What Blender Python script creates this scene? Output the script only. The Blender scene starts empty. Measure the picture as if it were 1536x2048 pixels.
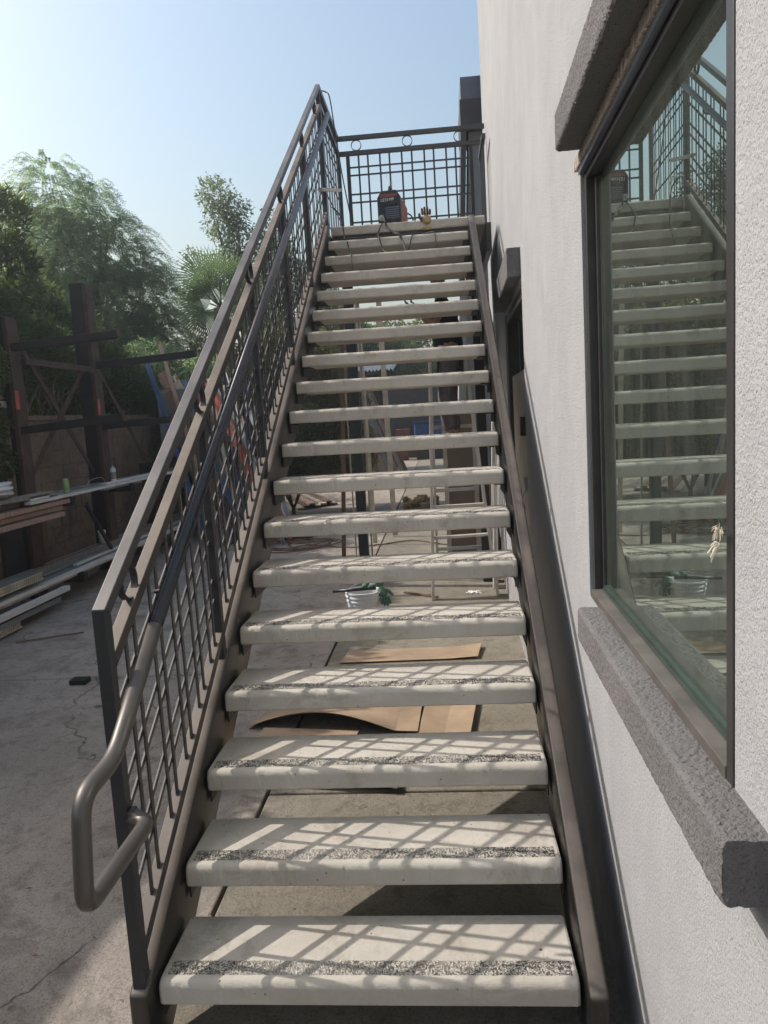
import bpy, bmesh, math, random
import numpy as np
from mathutils import Vector, Matrix
random.seed(7); rng = np.random.default_rng(7)
scene = bpy.context.scene
C = scene.collection

# ------------------------------------------------------------------ camera, sky, sun, exposure
cam_data = bpy.data.cameras.new("camera"); cam = bpy.data.objects.new("camera", cam_data); C.objects.link(cam)
cam.location = (0.87267, -1.85388, 1.79072); cam.rotation_euler = (1.443797, 0.058556, 0.074932)
cam_data.sensor_fit = 'VERTICAL'; cam_data.sensor_height = 36.0; cam_data.lens = 26.2169
cam_data.clip_start = 0.05; cam_data.clip_end = 1500
scene.camera = cam

SUN = Vector((-1.10, 0.20, 1.0)).normalized()
elev = math.asin(SUN.z)
world = bpy.data.worlds.new("World"); scene.world = world; world.use_nodes = True
wn = world.node_tree; wn.nodes.clear()
wo = wn.nodes.new('ShaderNodeOutputWorld'); wb = wn.nodes.new('ShaderNodeBackground'); ws = wn.nodes.new('ShaderNodeTexSky')
ws.sky_type = 'NISHITA'; ws.sun_disc = False; ws.sun_elevation = elev; ws.sun_rotation = math.atan2(SUN.x, SUN.y)
ws.altitude = 50; ws.air_density = 1.7; ws.dust_density = 4.6; ws.ozone_density = 2.2
wn.links.new(ws.outputs[0], wb.inputs[0]); wb.inputs[1].default_value = 0.145
wn.links.new(wb.outputs[0], wo.inputs[0])
sd = bpy.data.lights.new("sun", 'SUN'); sd.energy = 3.35; sd.angle = math.radians(0.45); sd.color = (1.0, 0.94, 0.87)
so = bpy.data.objects.new("sun", sd); C.objects.link(so); so.rotation_euler = (-SUN).to_track_quat('-Z', 'Y').to_euler(); so.location = (-8, 3, 12)
scene.view_settings.view_transform = 'Standard'; scene.view_settings.look = 'None'
scene.view_settings.exposure = 0.42; scene.view_settings.gamma = 1.0; scene.view_settings.use_curve_mapping = False

# ------------------------------------------------------------------ materials
MATS = {}
def nd(nt, t, **k):
    n = nt.nodes.new(t)
    for a, b in k.items():
        if a in n.inputs.keys(): n.inputs[a].default_value = b
        else: setattr(n, a, b)
    return n
def ramp(nt, fac, stops):
    r = nt.nodes.new('ShaderNodeValToRGB'); e = r.color_ramp.elements
    while len(e) < len(stops): e.new(0.5)
    for i, (p, c) in enumerate(stops):
        e[i].position = p; e[i].color = (*c, 1) if len(c) == 3 else c
    nt.links.new(fac, r.inputs[0]); return r.outputs[0]
def noise(nt, vec, scale, detail=4, rough=.55, dist=0.0):
    n = nd(nt, 'ShaderNodeTexNoise'); n.inputs['Scale'].default_value = scale; n.inputs['Detail'].default_value = detail
    n.inputs['Roughness'].default_value = rough; n.inputs['Distortion'].default_value = dist
    nt.links.new(vec, n.inputs['Vector']); return n.outputs['Fac']
def mixc(nt, fac, a, b, mode='MIX'):
    m = nt.nodes.new('ShaderNodeMix'); m.data_type = 'RGBA'; m.blend_type = mode
    for s, v in ((0, fac), (6, a), (7, b)):
        if hasattr(v, 'links'): nt.links.new(v, m.inputs[s])
        else: m.inputs[s].default_value = (*v, 1) if isinstance(v, tuple) and len(v) == 3 else v
    return m.outputs[2]
def base(name, rough=.6, metal=0.0, spec=.5):
    m = bpy.data.materials.new(name); m.use_nodes = True; nt = m.node_tree
    b = nt.nodes['Principled BSDF']; b.inputs['Roughness'].default_value = rough; b.inputs['Metallic'].default_value = metal
    b.inputs['Specular IOR Level'].default_value = spec
    tc = nt.nodes.new('ShaderNodeTexCoord'); MATS[name] = m
    return m, nt, b, tc
def bump(nt, b, h, strength, dist=.01, prev=None):
    n = nt.nodes.new('ShaderNodeBump'); n.inputs['Strength'].default_value = strength; n.inputs['Distance'].default_value = dist
    nt.links.new(h, n.inputs['Height'])
    if prev is not None: nt.links.new(prev, n.inputs['Normal'])
    nt.links.new(n.outputs[0], b.inputs['Normal']); return n.outputs[0]
def mapping(nt, vec, sc):
    m = nt.nodes.new('ShaderNodeMapping'); m.inputs['Scale'].default_value = sc; nt.links.new(vec, m.inputs[0]); return m.outputs[0]
def simple(name, col, rough=.6, metal=0.0, var=.25, scale=8, bmp=.15, bscale=60, spec=.5, stretch=None):
    m, nt, b, tc = base(name, rough, metal, spec)
    v = tc.outputs['Object']
    if stretch: v = mapping(nt, v, stretch)
    n = noise(nt, v, scale, 5, .6)
    lo = tuple(c*(1-var) for c in col); hi = tuple(min(1, c*(1+var)) for c in col)
    nt.links.new(ramp(nt, n, [(.3, lo), (.7, hi)]), b.inputs['Base Color'])
    if bmp: bump(nt, b, noise(nt, v, bscale, 3), bmp, .004)
    return m

def mat_steel(name, col, dust, dustamt=.5, rough=.38, metal=.55):
    m, nt, b, tc = base(name, rough, metal)
    o = tc.outputs['Object']
    n1 = noise(nt, o, 3.5, 6, .65, .3); n2 = noise(nt, o, 45, 4, .7)
    geo = nt.nodes.new('ShaderNodeNewGeometry'); sx = nt.nodes.new('ShaderNodeSeparateXYZ'); nt.links.new(geo.outputs['Normal'], sx.inputs[0])
    up = nd(nt, 'ShaderNodeMapRange'); nt.links.new(sx.outputs['Z'], up.inputs[0]); up.inputs[1].default_value = .35; up.inputs[2].default_value = .8
    mu = nt.nodes.new('ShaderNodeMath'); mu.operation = 'MULTIPLY'; nt.links.new(up.outputs[0], mu.inputs[0])
    r1 = ramp(nt, n1, [(.35, (dustamt*.35,)*3), (.65, (dustamt,)*3)]); nt.links.new(r1, mu.inputs[1])
    ad = nt.nodes.new('ShaderNodeMath'); ad.operation = 'ADD'; ad.use_clamp = True; nt.links.new(mu.outputs[0], ad.inputs[0])
    nt.links.new(ramp(nt, n2, [(.62, (0,)*3), (.75, (.22,)*3)]), ad.inputs[1])
    nt.links.new(mixc(nt, ad.outputs[0], col, dust), b.inputs['Base Color'])
    rr = nd(nt, 'ShaderNodeMapRange'); nt.links.new(ad.outputs[0], rr.inputs[0]); rr.inputs[3].default_value = rough; rr.inputs[4].default_value = .75
    nt.links.new(rr.outputs[0], b.inputs['Roughness'])
    mr = nd(nt, 'ShaderNodeMapRange'); nt.links.new(ad.outputs[0], mr.inputs[0]); mr.inputs[3].default_value = metal; mr.inputs[4].default_value = metal*.2
    nt.links.new(mr.outputs[0], b.inputs['Metallic'])
    sm = noise(nt, mapping(nt, o, (1.0, 9, 9)), 30, 3, .7); pk = noise(nt, o, 2.1, 4, .6)
    sc_ = nt.nodes.new('ShaderNodeMath'); sc_.operation = 'MULTIPLY'; nt.links.new(ramp(nt, sm, [(.66, (0,)*3), (.70, (.5,)*3)]), sc_.inputs[0]); nt.links.new(ramp(nt, pk, [(.48, (0,)*3), (.6, (1,)*3)]), sc_.inputs[1])
    c0 = b.inputs['Base Color'].links[0].from_socket
    c1 = mixc(nt, sc_.outputs[0], c0, (.20, .17, .15))
    c1 = mixc(nt, ramp(nt, noise(nt, o, 6.5, 6, .75), [(.64, (0,)*3), (.72, (.55,)*3)]), c1, (.085, .045, .028))
    nt.links.new(c1, b.inputs['Base Color'])
    bump(nt, b, noise(nt, o, 120, 3), .08, .002)
    return m
mat_steel('steel_rail', (.064, .062, .065), (.23, .215, .205), .55, .36)
mat_steel('steel_rail_dusty', (.060, .055, .054), (.215, .18, .15), .9, .45)
mat_steel('steel_stringer', (.056, .050, .048), (.175, .145, .12), .75, .34)
mat_steel('steel_tube', (.050, .052, .062), (.13, .12, .115), .35, .26, .75)
mat_steel('steel_tube_bare', (.10, .092, .086), (.13, .12, .11), .4, .36, .65)
mat_steel('steel_dark', (.030, .031, .036), (.10, .09, .085), .5, .5, .3)

def mat_tread():
    m, nt, b, tc = base('tread_concrete', .78, 0, .3)
    o = tc.outputs['Object']; oi = nt.nodes.new('ShaderNodeObjectInfo')
    ad = nt.nodes.new('ShaderNodeVectorMath'); ad.operation = 'ADD'; nt.links.new(o, ad.inputs[0])
    sc = nt.nodes.new('ShaderNodeMath'); sc.operation = 'MULTIPLY'; sc.inputs[1].default_value = 37; nt.links.new(oi.outputs['Random'], sc.inputs[0]); nt.links.new(sc.outputs[0], ad.inputs[1])
    v = ad.outputs[0]
    c = ramp(nt, noise(nt, v, 2.3, 7, .65), [(.3, (.40, .365, .31)), (.55, (.485, .45, .395)), (.75, (.55, .515, .46))])
    c = mixc(nt, ramp(nt, noise(nt, mapping(nt, v, (1, 3, 3)), 9, 6, .75), [(.60, (0,)*3), (.78, (.55,)*3)]), c, (.28, .235, .18))
    vo = nt.nodes.new('ShaderNodeTexVoronoi'); vo.inputs['Scale'].default_value = 26; vo.inputs['Randomness'].default_value = 1; nt.links.new(v, vo.inputs['Vector'])
    pit = ramp(nt, vo.outputs['Distance'], [(.05, (1,)*3), (.10, (0,)*3)])
    sel = ramp(nt, noise(nt, v, 11, 2), [(.44, (0,)*3), (.50, (1,)*3)])
    pm = nt.nodes.new('ShaderNodeMath'); pm.operation = 'MULTIPLY'; nt.links.new(pit, pm.inputs[0]); nt.links.new(sel, pm.inputs[1])
    c = mixc(nt, pm.outputs[0], c, (.11, .095, .08))
    c = mixc(nt, ramp(nt, noise(nt, v, 170, 3), [(.66, (0,)*3), (.72, (.5,)*3)]), c, (.30, .27, .23))
    c = mixc(nt, ramp(nt, noise(nt, v, 5.5, 7, .72, .6), [(.54, (0,)*3), (.64, (.5,)*3)]), c, (.29, .25, .20))
    c = mixc(nt, ramp(nt, noise(nt, mapping(nt, v, (.8, 2, 2)), 3.1, 6, .7, .3), [(.60, (0,)*3), (.70, (.4,)*3)]), c, (.62, .59, .54))
    hs = nt.nodes.new('ShaderNodeHueSaturation'); tv = nd(nt, 'ShaderNodeMapRange'); nt.links.new(oi.outputs['Random'], tv.inputs[0]); tv.inputs[3].default_value = .93; tv.inputs[4].default_value = 1.07; nt.links.new(tv.outputs[0], hs.inputs['Value']); nt.links.new(c, hs.inputs['Color']); c = hs.outputs[0]
    nt.links.new(c, b.inputs['Base Color'])
    p = bump(nt, b, noise(nt, v, 38, 6, .7), .5, .005)
    bump(nt, b, pm.outputs[0], -.8, .004, p)
mat_tread()
def mat_grit():
    m, nt, b, tc = base('grit_strip', .9, 0, .2)
    o = tc.outputs['Object']
    n = noise(nt, o, 95, 3, .6, 1.6)
    c = ramp(nt, n, [(.43, (.07, .064, .058)), (.49, (.17, .155, .135)), (.55, (.45, .42, .37))])
    c = mixc(nt, ramp(nt, noise(nt, o, 4, 4), [(.45, (0,)*3), (.7, (.55,)*3)]), c, (.50, .47, .42))
    nt.links.new(c, b.inputs['Base Color']); bump(nt, b, n, 1.0, .006)
mat_grit()
def mat_stucco(name, lo, hi, pit, strength=.9, scale=190):
    m, nt, b, tc = base(name, .92, 0, .15)
    o = tc.outputs['Object']
    c = ramp(nt, noise(nt, o, .9, 6, .6), [(.3, lo), (.7, hi)])
    st = noise(nt, mapping(nt, o, (6, 6, .35)), 2.2, 5, .6)
    c = mixc(nt, ramp(nt, st, [(.55, (0,)*3), (.75, (.35,)*3)]), c, tuple(min(1, x*1.12) for x in hi))
    n = noise(nt, o, scale, 2, .5, .4); n2 = noise(nt, o, scale*.42, 3, .5)
    c = mixc(nt, ramp(nt, n, [(.30, (.8,)*3), (.42, (0,)*3)]), c, pit)
    sx = nt.nodes.new('ShaderNodeSeparateXYZ'); nt.links.new(o, sx.inputs[0])
    dm_ = nd(nt, 'ShaderNodeMapRange'); nt.links.new(sx.outputs['Z'], dm_.inputs[0]); dm_.inputs[1].default_value = .55; dm_.inputs[2].default_value = 0.0; dm_.inputs[3].default_value = 0; dm_.inputs[4].default_value = .5
    dk = nt.nodes.new('ShaderNodeMath'); dk.operation = 'MULTIPLY'; nt.links.new(dm_.outputs[0], dk.inputs[0]); nt.links.new(ramp(nt, noise(nt, o, 7, 5), [(.35, (0,)*3), (.65, (1,)*3)]), dk.inputs[1])
    c = mixc(nt, dk.outputs[0], c, (.20, .16, .12))
    fi = noise(nt, mapping(nt, o, (9, 9, .9)), 3.3, 6, .7, .5)
    c = mixc(nt, ramp(nt, fi, [(.64, (0,)*3), (.71, (.25,)*3)]), c, tuple(min(1, x*1.2) for x in hi))
    c = mixc(nt, ramp(nt, noise(nt, o, 2.2, 5, .6), [(.40, (.35,)*3), (.52, (0,)*3)]), c, tuple(x*.86 for x in lo))
    nt.links.new(c, b.inputs['Base Color'])
    vs_ = ramp(nt, noise(nt, o, 1.3, 3), [(.3, (.45,)*3), (.7, (1,)*3)])
    hm = nt.nodes.new('ShaderNodeMath'); hm.operation = 'MULTIPLY'; nt.links.new(n, hm.inputs[0]); nt.links.new(vs_, hm.inputs[1])
    p = bump(nt, b, hm.outputs[0], strength, .0045); p = bump(nt, b, n2, strength*.7, .008, p); bump(nt, b, noise(nt, o, 5, 4, .6), .25, .03, p)
mat_stucco('stucco_wall', (.318, .322, .334), (.357, .361, .374), (.14, .135, .13), .65, 250)
mat_stucco('stucco_trim', (.125, .12, .122), (.165, .158, .16), (.045, .042, .042), 1.0, 230)
mat_stucco('stucco_lip', (.42, .37, .33), (.50, .45, .40), (.25, .22, .2), 1.0, 120)
def mat_concrete(name, cols, stain, crack=.5):
    m, nt, b, tc = base(name, .85, 0, .25)
    g = nt.nodes.new('ShaderNodeNewGeometry'); o = g.outputs['Position']
    c = ramp(nt, noise(nt, o, .7, 8, .65), [(.3, cols[0]), (.5, cols[1]), (.72, cols[2])])
    c = mixc(nt, ramp(nt, noise(nt, o, 2.6, 6, .7, .5), [(.50, (0,)*3), (.66, (.75,)*3)]), c, stain)
    c = mixc(nt, ramp(nt, noise(nt, o, 9, 7, .75, .4), [(.52, (0,)*3), (.62, (.5,)*3)]), c, tuple(x*.5 for x in cols[0]))
    c = mixc(nt, ramp(nt, noise(nt, o, 1.7, 6, .7), [(.60, (0,)*3), (.72, (.35,)*3)]), c, tuple(x*1.1 for x in cols[2]))
    c = mixc(nt, ramp(nt, noise(nt, o, 24, 5, .75), [(.58, (0,)*3), (.72, (.6,)*3)]), c, tuple(x*.55 for x in cols[0]))
    c = mixc(nt, ramp(nt, noise(nt, o, 130, 3, .7), [(.38, (.75,)*3), (.47, (0,)*3)]), c, tuple(x*.6 for x in cols[0]))
    w = nt.nodes.new('ShaderNodeVectorMath'); w.operation = 'ADD'; nt.links.new(o, w.inputs[0])
    nz = nd(nt, 'ShaderNodeTexNoise'); nz.inputs['Scale'].default_value = 1.6; nz.inputs['Detail'].default_value = 6; nt.links.new(o, nz.inputs['Vector'])
    sc = nt.nodes.new('ShaderNodeVectorMath'); sc.operation = 'SCALE'; sc.inputs['Scale'].default_value = .7; nt.links.new(nz.outputs['Color'], sc.inputs[0]); nt.links.new(sc.outputs[0], w.inputs[1])
    vo = nt.nodes.new('ShaderNodeTexVoronoi'); vo.feature = 'DISTANCE_TO_EDGE'; vo.inputs['Scale'].default_value = .55; nt.links.new(w.outputs[0], vo.inputs['Vector'])
    ck = ramp(nt, vo.outputs['Distance'], [(.0, (1,)*3), (.0045, (0,)*3)])
    km = nt.nodes.new('ShaderNodeMath'); km.operation = 'MULTIPLY'; nt.links.new(ck, km.inputs[0]); nt.links.new(ramp(nt, noise(nt, o, 1.1, 3), [(.47, (0,)*3), (.56, (crack,)*3)]), km.inputs[1])
    c = mixc(nt, km.outputs[0], c, (.035, .03, .026))
    nt.links.new(c, b.inputs['Base Color'])
    p = bump(nt, b, noise(nt, o, 48, 7, .8), .9, .008); p = bump(nt, b, noise(nt, o, 7, 7, .7), .5, .03, p); bump(nt, b, km.outputs[0], -.7, .006, p)
mat_concrete('slab_concrete', [(.255, .222, .19), (.35, .305, .26), (.45, .395, .335)], (.165, .142, .12), .9)
mat_concrete('slab_concrete_new', [(.20, .18, .145), (.25, .228, .185), (.30, .275, .225)], (.19, .16, .12), .25)
mat_concrete('block_concrete', [(.19, .14, .10), (.26, .19, .135), (.33, .25, .18)], (.12, .08, .055), .2)
simple('dirt', (.055, .042, .032), .95, 0, .4, 5, .5, 40)
simple('dirt_terrace', (.09, .065, .045), .95, 0, .4, 5, .5, 30)
simple('leaf_dark', (.035, .062, .022), .5, 0, .4, 3, 0)
def mat_leaf(name, c1, c2, c3, rough=.42, trans=.35, tc_=(.20, .26, .05)):
    m, nt, b, tc = base(name, rough, 0, .5)
    g = nt.nodes.new('ShaderNodeNewGeometry'); o = g.outputs['Position']
    n = noise(nt, o, 1.6, 3); n2 = noise(nt, o, 23, 2)
    c = ramp(nt, n, [(.35, c1), (.65, c2)]); c = mixc(nt, ramp(nt, n2, [(.55, (0,)*3), (.7, (.8,)*3)]), c, c3)
    nt.links.new(c, b.inputs['Base Color'])
    t = nt.nodes.new('ShaderNodeBsdfTranslucent'); tcx = mixc(nt, .6, c, tc_); nt.links.new(tcx, t.inputs[0])
    mx = nt.nodes.new('ShaderNodeMixShader'); mx.inputs[0].default_value = trans
    out = nt.nodes['Material Output']; nt.links.new(b.outputs[0], mx.inputs[1]); nt.links.new(t.outputs[0], mx.inputs[2]); nt.links.new(mx.outputs[0], out.inputs[0])
mat_leaf('leaf_pepper', (.10, .165, .075), (.14, .205, .095), (.21, .26, .13), .5, .68, (.40, .56, .26))
mat_leaf('leaf_oleander', (.045, .08, .028), (.075, .115, .038), (.13, .15, .055), .4, .45, (.17, .25, .05))
mat_leaf('leaf_hedge', (.04, .065, .022), (.07, .10, .035), (.12, .135, .05), .42, .4, (.2, .28, .06))
mat_leaf('leaf_vine', (.13, .11, .05), (.12, .14, .05), (.22, .165, .07), .6, .5, (.32, .30, .08))
mat_leaf('leaf_gum', (.11, .15, .085), (.14, .175, .095), (.20, .21, .12), .5, .5, (.26, .34, .16))
mat_leaf('leaf_palm', (.08, .14, .075), (.10, .16, .075), (.19, .21, .07), .4, .5, (.24, .36, .12))
simple('bark', (.11, .085, .065), .9, 0, .35, 14, .6, 50, stretch=(1, 1, .3))
simple('dry_cane', (.24, .19, .14), .85, 0, .35, 10, .2, 50)
simple('rust_steel', (.075, .042, .030), .75, .2, .45, 9, .4, 60)
simple('dark_steel', (.022, .020, .019), .6, .3, .35, 6, .3, 60)
simple('orange_paint', (.42, .075, .04), .6, 0, .3, 10, .2, 40)
simple('blue_paint', (.035, .085, .21), .5, 0, .3, 8, .2, 60)
simple('blue_navy', (.02, .035, .08), .55, 0, .3, 8, .2, 60)
simple('timber_grey', (.24, .21, .18), .85, 0, .35, 5, .4, 60, stretch=(8, 8, 1))
simple('timber_brown', (.16, .095, .06), .8, 0, .35, 5, .4, 60, stretch=(8, 8, 1))
simple('timber_pink', (.36, .235, .18), .8, 0, .25, 5, .3, 60, stretch=(8, 8, 1))
simple('door_brown', (.13, .10, .075), .6, 0, .12, 3, .1, 60)
simple('timber_pale', (.47, .40, .30), .8, 0, .3, 5, .3, 60)
simple('timber_red', (.14, .045, .035), .75, 0, .3, 5, .3, 60)
simple('paint_white', (.62, .60, .56), .6, 0, .12, 5, .15, 60)
simple('aluminium_dull', (.42, .42, .42), .42, .6, .2, 12, .1, 80)
simple('sheet_grey', (.20, .215, .21), .6, .1, .2, 5, .1, 60)
simple('cardboard', (.32, .235, .16), .85, 0, .26, 3, .15, 50)
simple('cardboard_edge', (.26, .165, .10), .9, 0, .3, 60, .3, 90)
simple('black_plastic', (.012, .013, .016), .35, 0, .2, 8, .1, 90)
simple('black_rubber', (.02, .02, .021), .6, 0, .3, 20, .2, 90)
simple('welder_red', (.22, .055, .04), .4, 0, .2, 8, .05, 90)
simple('white_plastic', (.66, .67, .68), .4, 0, .1, 8, .1, 60)
simple('letter_white', (.75, .75, .75), .5, 0, .05, 8, 0)
simple('glove_tan', (.34, .25, .14), .9, 0, .35, 30, .5, 120)
simple('glove_brown', (.11, .055, .03), .9, 0, .3, 30, .4, 120)
simple('glove_green', (.085, .17, .12), .9, 0, .3, 25, .5, 150)
simple('can_green', (.27, .40, .16), .45, .2, .4, 30, .1, 60)
simple('cup_white', (.55, .54, .53), .5, 0, .35, 40, .1, 60)
simple('coir', (.30, .20, .09), .95, 0, .5, 40, 1.0, 120)
simple('skin', (.40, .24, .17), .55, 0, .08, 20, .05, 120)
simple('cloth_navy', (.018, .021, .035), .9, 0, .3, 12, .5, 160)
simple('cloth_trouser', (.115, .10, .115), .9, 0, .3, 10, .6, 120)
simple('boot_tan', (.20, .135, .085), .8, 0, .4, 25, .4, 120)
simple('ladder_grey', (.50, .46, .40), .55, .15, .15, 10, .1, 60)
simple('frame_bronze', (.055, .052, .052), .42, .5, .2, 6, .06, 90)
simple('frame_bronze_dusty', (.095, .085, .078), .65, .25, .3, 9, .2, 90)
simple('bead_green', (.045, .062, .052), .35, .2, .2, 6, .05, 90)
simple('frame_sheen', (.14, .15, .19), .35, .6, .2, 6, .05, 90)
simple('shed_dark', (.035, .032, .03), .85, 0, .4, 3, .3, 30)
simple('shed_brown', (.10, .06, .035), .85, 0, .4, 3, .3, 30)
simple('roof_sheet', (.36, .37, .38), .5, .4, .2, 5, .1, 50)
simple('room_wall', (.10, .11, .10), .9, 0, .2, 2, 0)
simple('panel_beige', (.36, .325, .27), .7, 0, .15, 4, .1, 60)
simple('fascia_dark', (.050, .052, .060), .6, .1, .2, 5, .2, 90)
simple('seed_fluff', (.62, .56, .45), .9, 0, .2, 20, 0)
simple('underside', (.30, .25, .21), .8, 0, .25, 5, .2, 60)
def mat_glass():
    m = bpy.data.materials.new('window_glass'); m.use_nodes = True; nt = m.node_tree; MATS['window_glass'] = m
    nt.nodes.remove(nt.nodes['Principled BSDF']); out = nt.nodes['Material Output']
    tc = nt.nodes.new('ShaderNodeTexCoord')
    gl = nt.nodes.new('ShaderNodeBsdfGlossy'); gl.inputs['Roughness'].default_value = .004; gl.inputs['Color'].default_value = (.80, .92, .86, 1)
    tr = nt.nodes.new('ShaderNodeBsdfTransparent'); tr.inputs['Color'].default_value = (.30, .40, .35, 1)
    lw = nt.nodes.new('ShaderNodeFresnel'); lw.inputs['IOR'].default_value = 2.3
    mr = nd(nt, 'ShaderNodeMapRange'); nt.links.new(lw.outputs[0], mr.inputs[0]); mr.inputs[1].default_value = .1; mr.inputs[2].default_value = .6; mr.inputs[3].default_value = .36; mr.inputs[4].default_value = .75
    m1 = nt.nodes.new('ShaderNodeMixShader'); nt.links.new(mr.outputs[0], m1.inputs[0]); nt.links.new(tr.outputs[0], m1.inputs[1]); nt.links.new(gl.outputs[0], m1.inputs[2])
    df = nt.nodes.new('ShaderNodeBsdfDiffuse'); df.inputs['Color'].default_value = (.32, .35, .31, 1)
    n = noise(nt, mapping(nt, tc.outputs['Object'], (3, 3, .5)), 5, 6, .7)
    f = ramp(nt, n, [(.35, (.035,)*3), (.75, (.11,)*3)])
    m2 = nt.nodes.new('ShaderNodeMixShader'); nt.links.new(f, m2.inputs[0]); nt.links.new(m1.outputs[0], m2.inputs[1]); nt.links.new(df.outputs[0], m2.inputs[2])
    nt.links.new(m2.outputs[0], out.inputs[0])
mat_glass()

# ------------------------------------------------------------------ helpers
class MB:
    def __init__(s): s.v = []; s.f = []; s.m = []
    def add(s, vs, fs, mi=0):
        o = len(s.v); s.v += [tuple(p) for p in vs]; s.f += [tuple(i+o for i in f) for f in fs]; s.m += [mi]*len(fs); return s
    def box(s, x0, x1, y0, y1, z0, z1, mi=0, M=None):
        vs = [Vector(p) for p in ((x0,y0,z0),(x1,y0,z0),(x1,y1,z0),(x0,y1,z0),(x0,y0,z1),(x1,y0,z1),(x1,y1,z1),(x0,y1,z1))]
        if M is not None: vs = [M @ p for p in vs]
        return s.add(vs, [(0,3,2,1),(4,5,6,7),(0,1,5,4),(1,2,6,5),(2,3,7,6),(3,0,4,7)], mi)
    def prism_x(s, x0, x1, yz, mi=0):          # polygon in the YZ plane (counter-clockwise seen from +x) swept along x
        n = len(yz); vs = [(x0, y, z) for y, z in yz] + [(x1, y, z) for y, z in yz]
        fs = [tuple(range(n-1, -1, -1)), tuple(range(n, 2*n))] + [(i, (i+1) % n, n+(i+1) % n, n+i) for i in range(n)]
        return s.add(vs, fs, mi)
    def bar(s, a, b, w, h, up=(0,0,1), mi=0):  # straight bar from a to b, w across, h along up
        a, b = Vector(a), Vector(b); d = (b-a).normalized(); u = Vector(up)
        if abs(d.dot(u)) > .99: u = Vector((1,0,0))
        sd_ = d.cross(u).normalized(); u = sd_.cross(d)
        vs = [p + sd_*(w/2*i) + u*(h/2*j) for p in (a, b) for i, j in ((-1,-1),(1,-1),(1,1),(-1,1))]
        return s.add(vs, [(3,2,1,0),(4,5,6,7),(0,1,5,4),(1,2,6,5),(2,3,7,6),(3,0,4,7)], mi)
    def tube(s, pts, r, n=8, mi=0, cap=True):
        pts = [Vector(p) for p in pts]; k = len(pts)
        rs = r if isinstance(r, (list, tuple)) else [r]*k
        t0 = (pts[1]-pts[0]).normalized(); u = Vector((0,0,1)) if abs(t0.z) < .9 else Vector((1,0,0))
        u = (u - t0*u.dot(t0)).normalized(); vs = []
        for i, p in enumerate(pts):
            t = ((pts[i+1]-p).normalized() if i == 0 else (p-pts[i-1]).normalized() if i == k-1 else ((pts[i+1]-p).normalized()+(p-pts[i-1]).normalized()).normalized())
            u = (u - t*u.dot(t)).normalized(); w = t.cross(u)
            for j in range(n):
                a = 2*math.pi*j/n; vs.append(p + (u*math.cos(a) + w*math.sin(a))*rs[i])
        fs = [(i*n+j, i*n+(j+1) % n, (i+1)*n+(j+1) % n, (i+1)*n+j) for i in range(k-1) for j in range(n)]
        if cap: fs += [tuple(range(n-1, -1, -1)), tuple(range((k-1)*n, k*n))]
        return s.add(vs, fs, mi)
    def lathe(s, prof, c=(0,0,0), n=20, mi=0):   # prof: (r, z)
        vs = [(c[0]+r*math.cos(2*math.pi*j/n), c[1]+r*math.sin(2*math.pi*j/n), c[2]+z) for r, z in prof for j in range(n)]
        k = len(prof); fs = [(i*n+j, i*n+(j+1) % n, (i+1)*n+(j+1) % n, (i+1)*n+j) for i in range(k-1) for j in range(n)]
        fs += [tuple(range(n-1, -1, -1)), tuple(range((k-1)*n, k*n))]
        return s.add(vs, fs, mi)
    def mesh(s, name, mats, smooth=False):
        me = bpy.data.meshes.new(name); me.from_pydata(s.v, [], s.f)
        for m_ in (mats if isinstance(mats, (list, tuple)) else [mats]): me.materials.append(MATS[m_])
        if any(s.m): me.polygons.foreach_set('material_index', s.m)
        if smooth: me.polygons.foreach_set('use_smooth', [True]*len(s.f))
        me.update(); return me
    def build(s, name, mats, parent=None, smooth=False, bevel=0, seg=2):
        return put(name, s.mesh(name, mats, smooth), parent, bevel, seg)
def put(name, me, parent=None, bevel=0, seg=2):
    o = bpy.data.objects.new(name, me); C.objects.link(o)
    if parent is not None: o.parent = parent
    if bevel:
        m = o.modifiers.new('bevel', 'BEVEL'); m.width = bevel; m.segments = seg; m.limit_method = 'ANGLE'; m.angle_limit = math.radians(35)
        m.harden_normals = False
    return o
def smooth_angle(o):
    for p in o.data.polygons: p.use_smooth = True
def tag(o, label, cat, group=None, kind=None):
    if label: o['label'] = label
    if cat: o['category'] = cat
    if group: o['group'] = group
    if kind: o['kind'] = kind
    return o
def thing(name, label, cat, loc=(0,0,0), rz=0, group=None):
    o = bpy.data.objects.new(name, None); C.objects.link(o); o.location = loc; o.rotation_euler = (0, 0, rz); o.empty_display_size = .1
    return tag(o, label, cat, group)
def bez(pts, n=12):                        # smooth curve through points (Catmull-Rom)
    P = [Vector(p) for p in pts]; P = [P[0]*2-P[1]] + P + [P[-1]*2-P[-2]]; out = []
    for i in range(1, len(P)-2):
        for k in range(n):
            t = k/n; a, b, c, d = P[i-1], P[i], P[i+1], P[i+2]
            out.append(.5*((2*b) + (c-a)*t + (2*a-5*b+4*c-d)*t*t + (3*b-a-3*c+d)*t**3))
    out.append(P[-2]); return out
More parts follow.
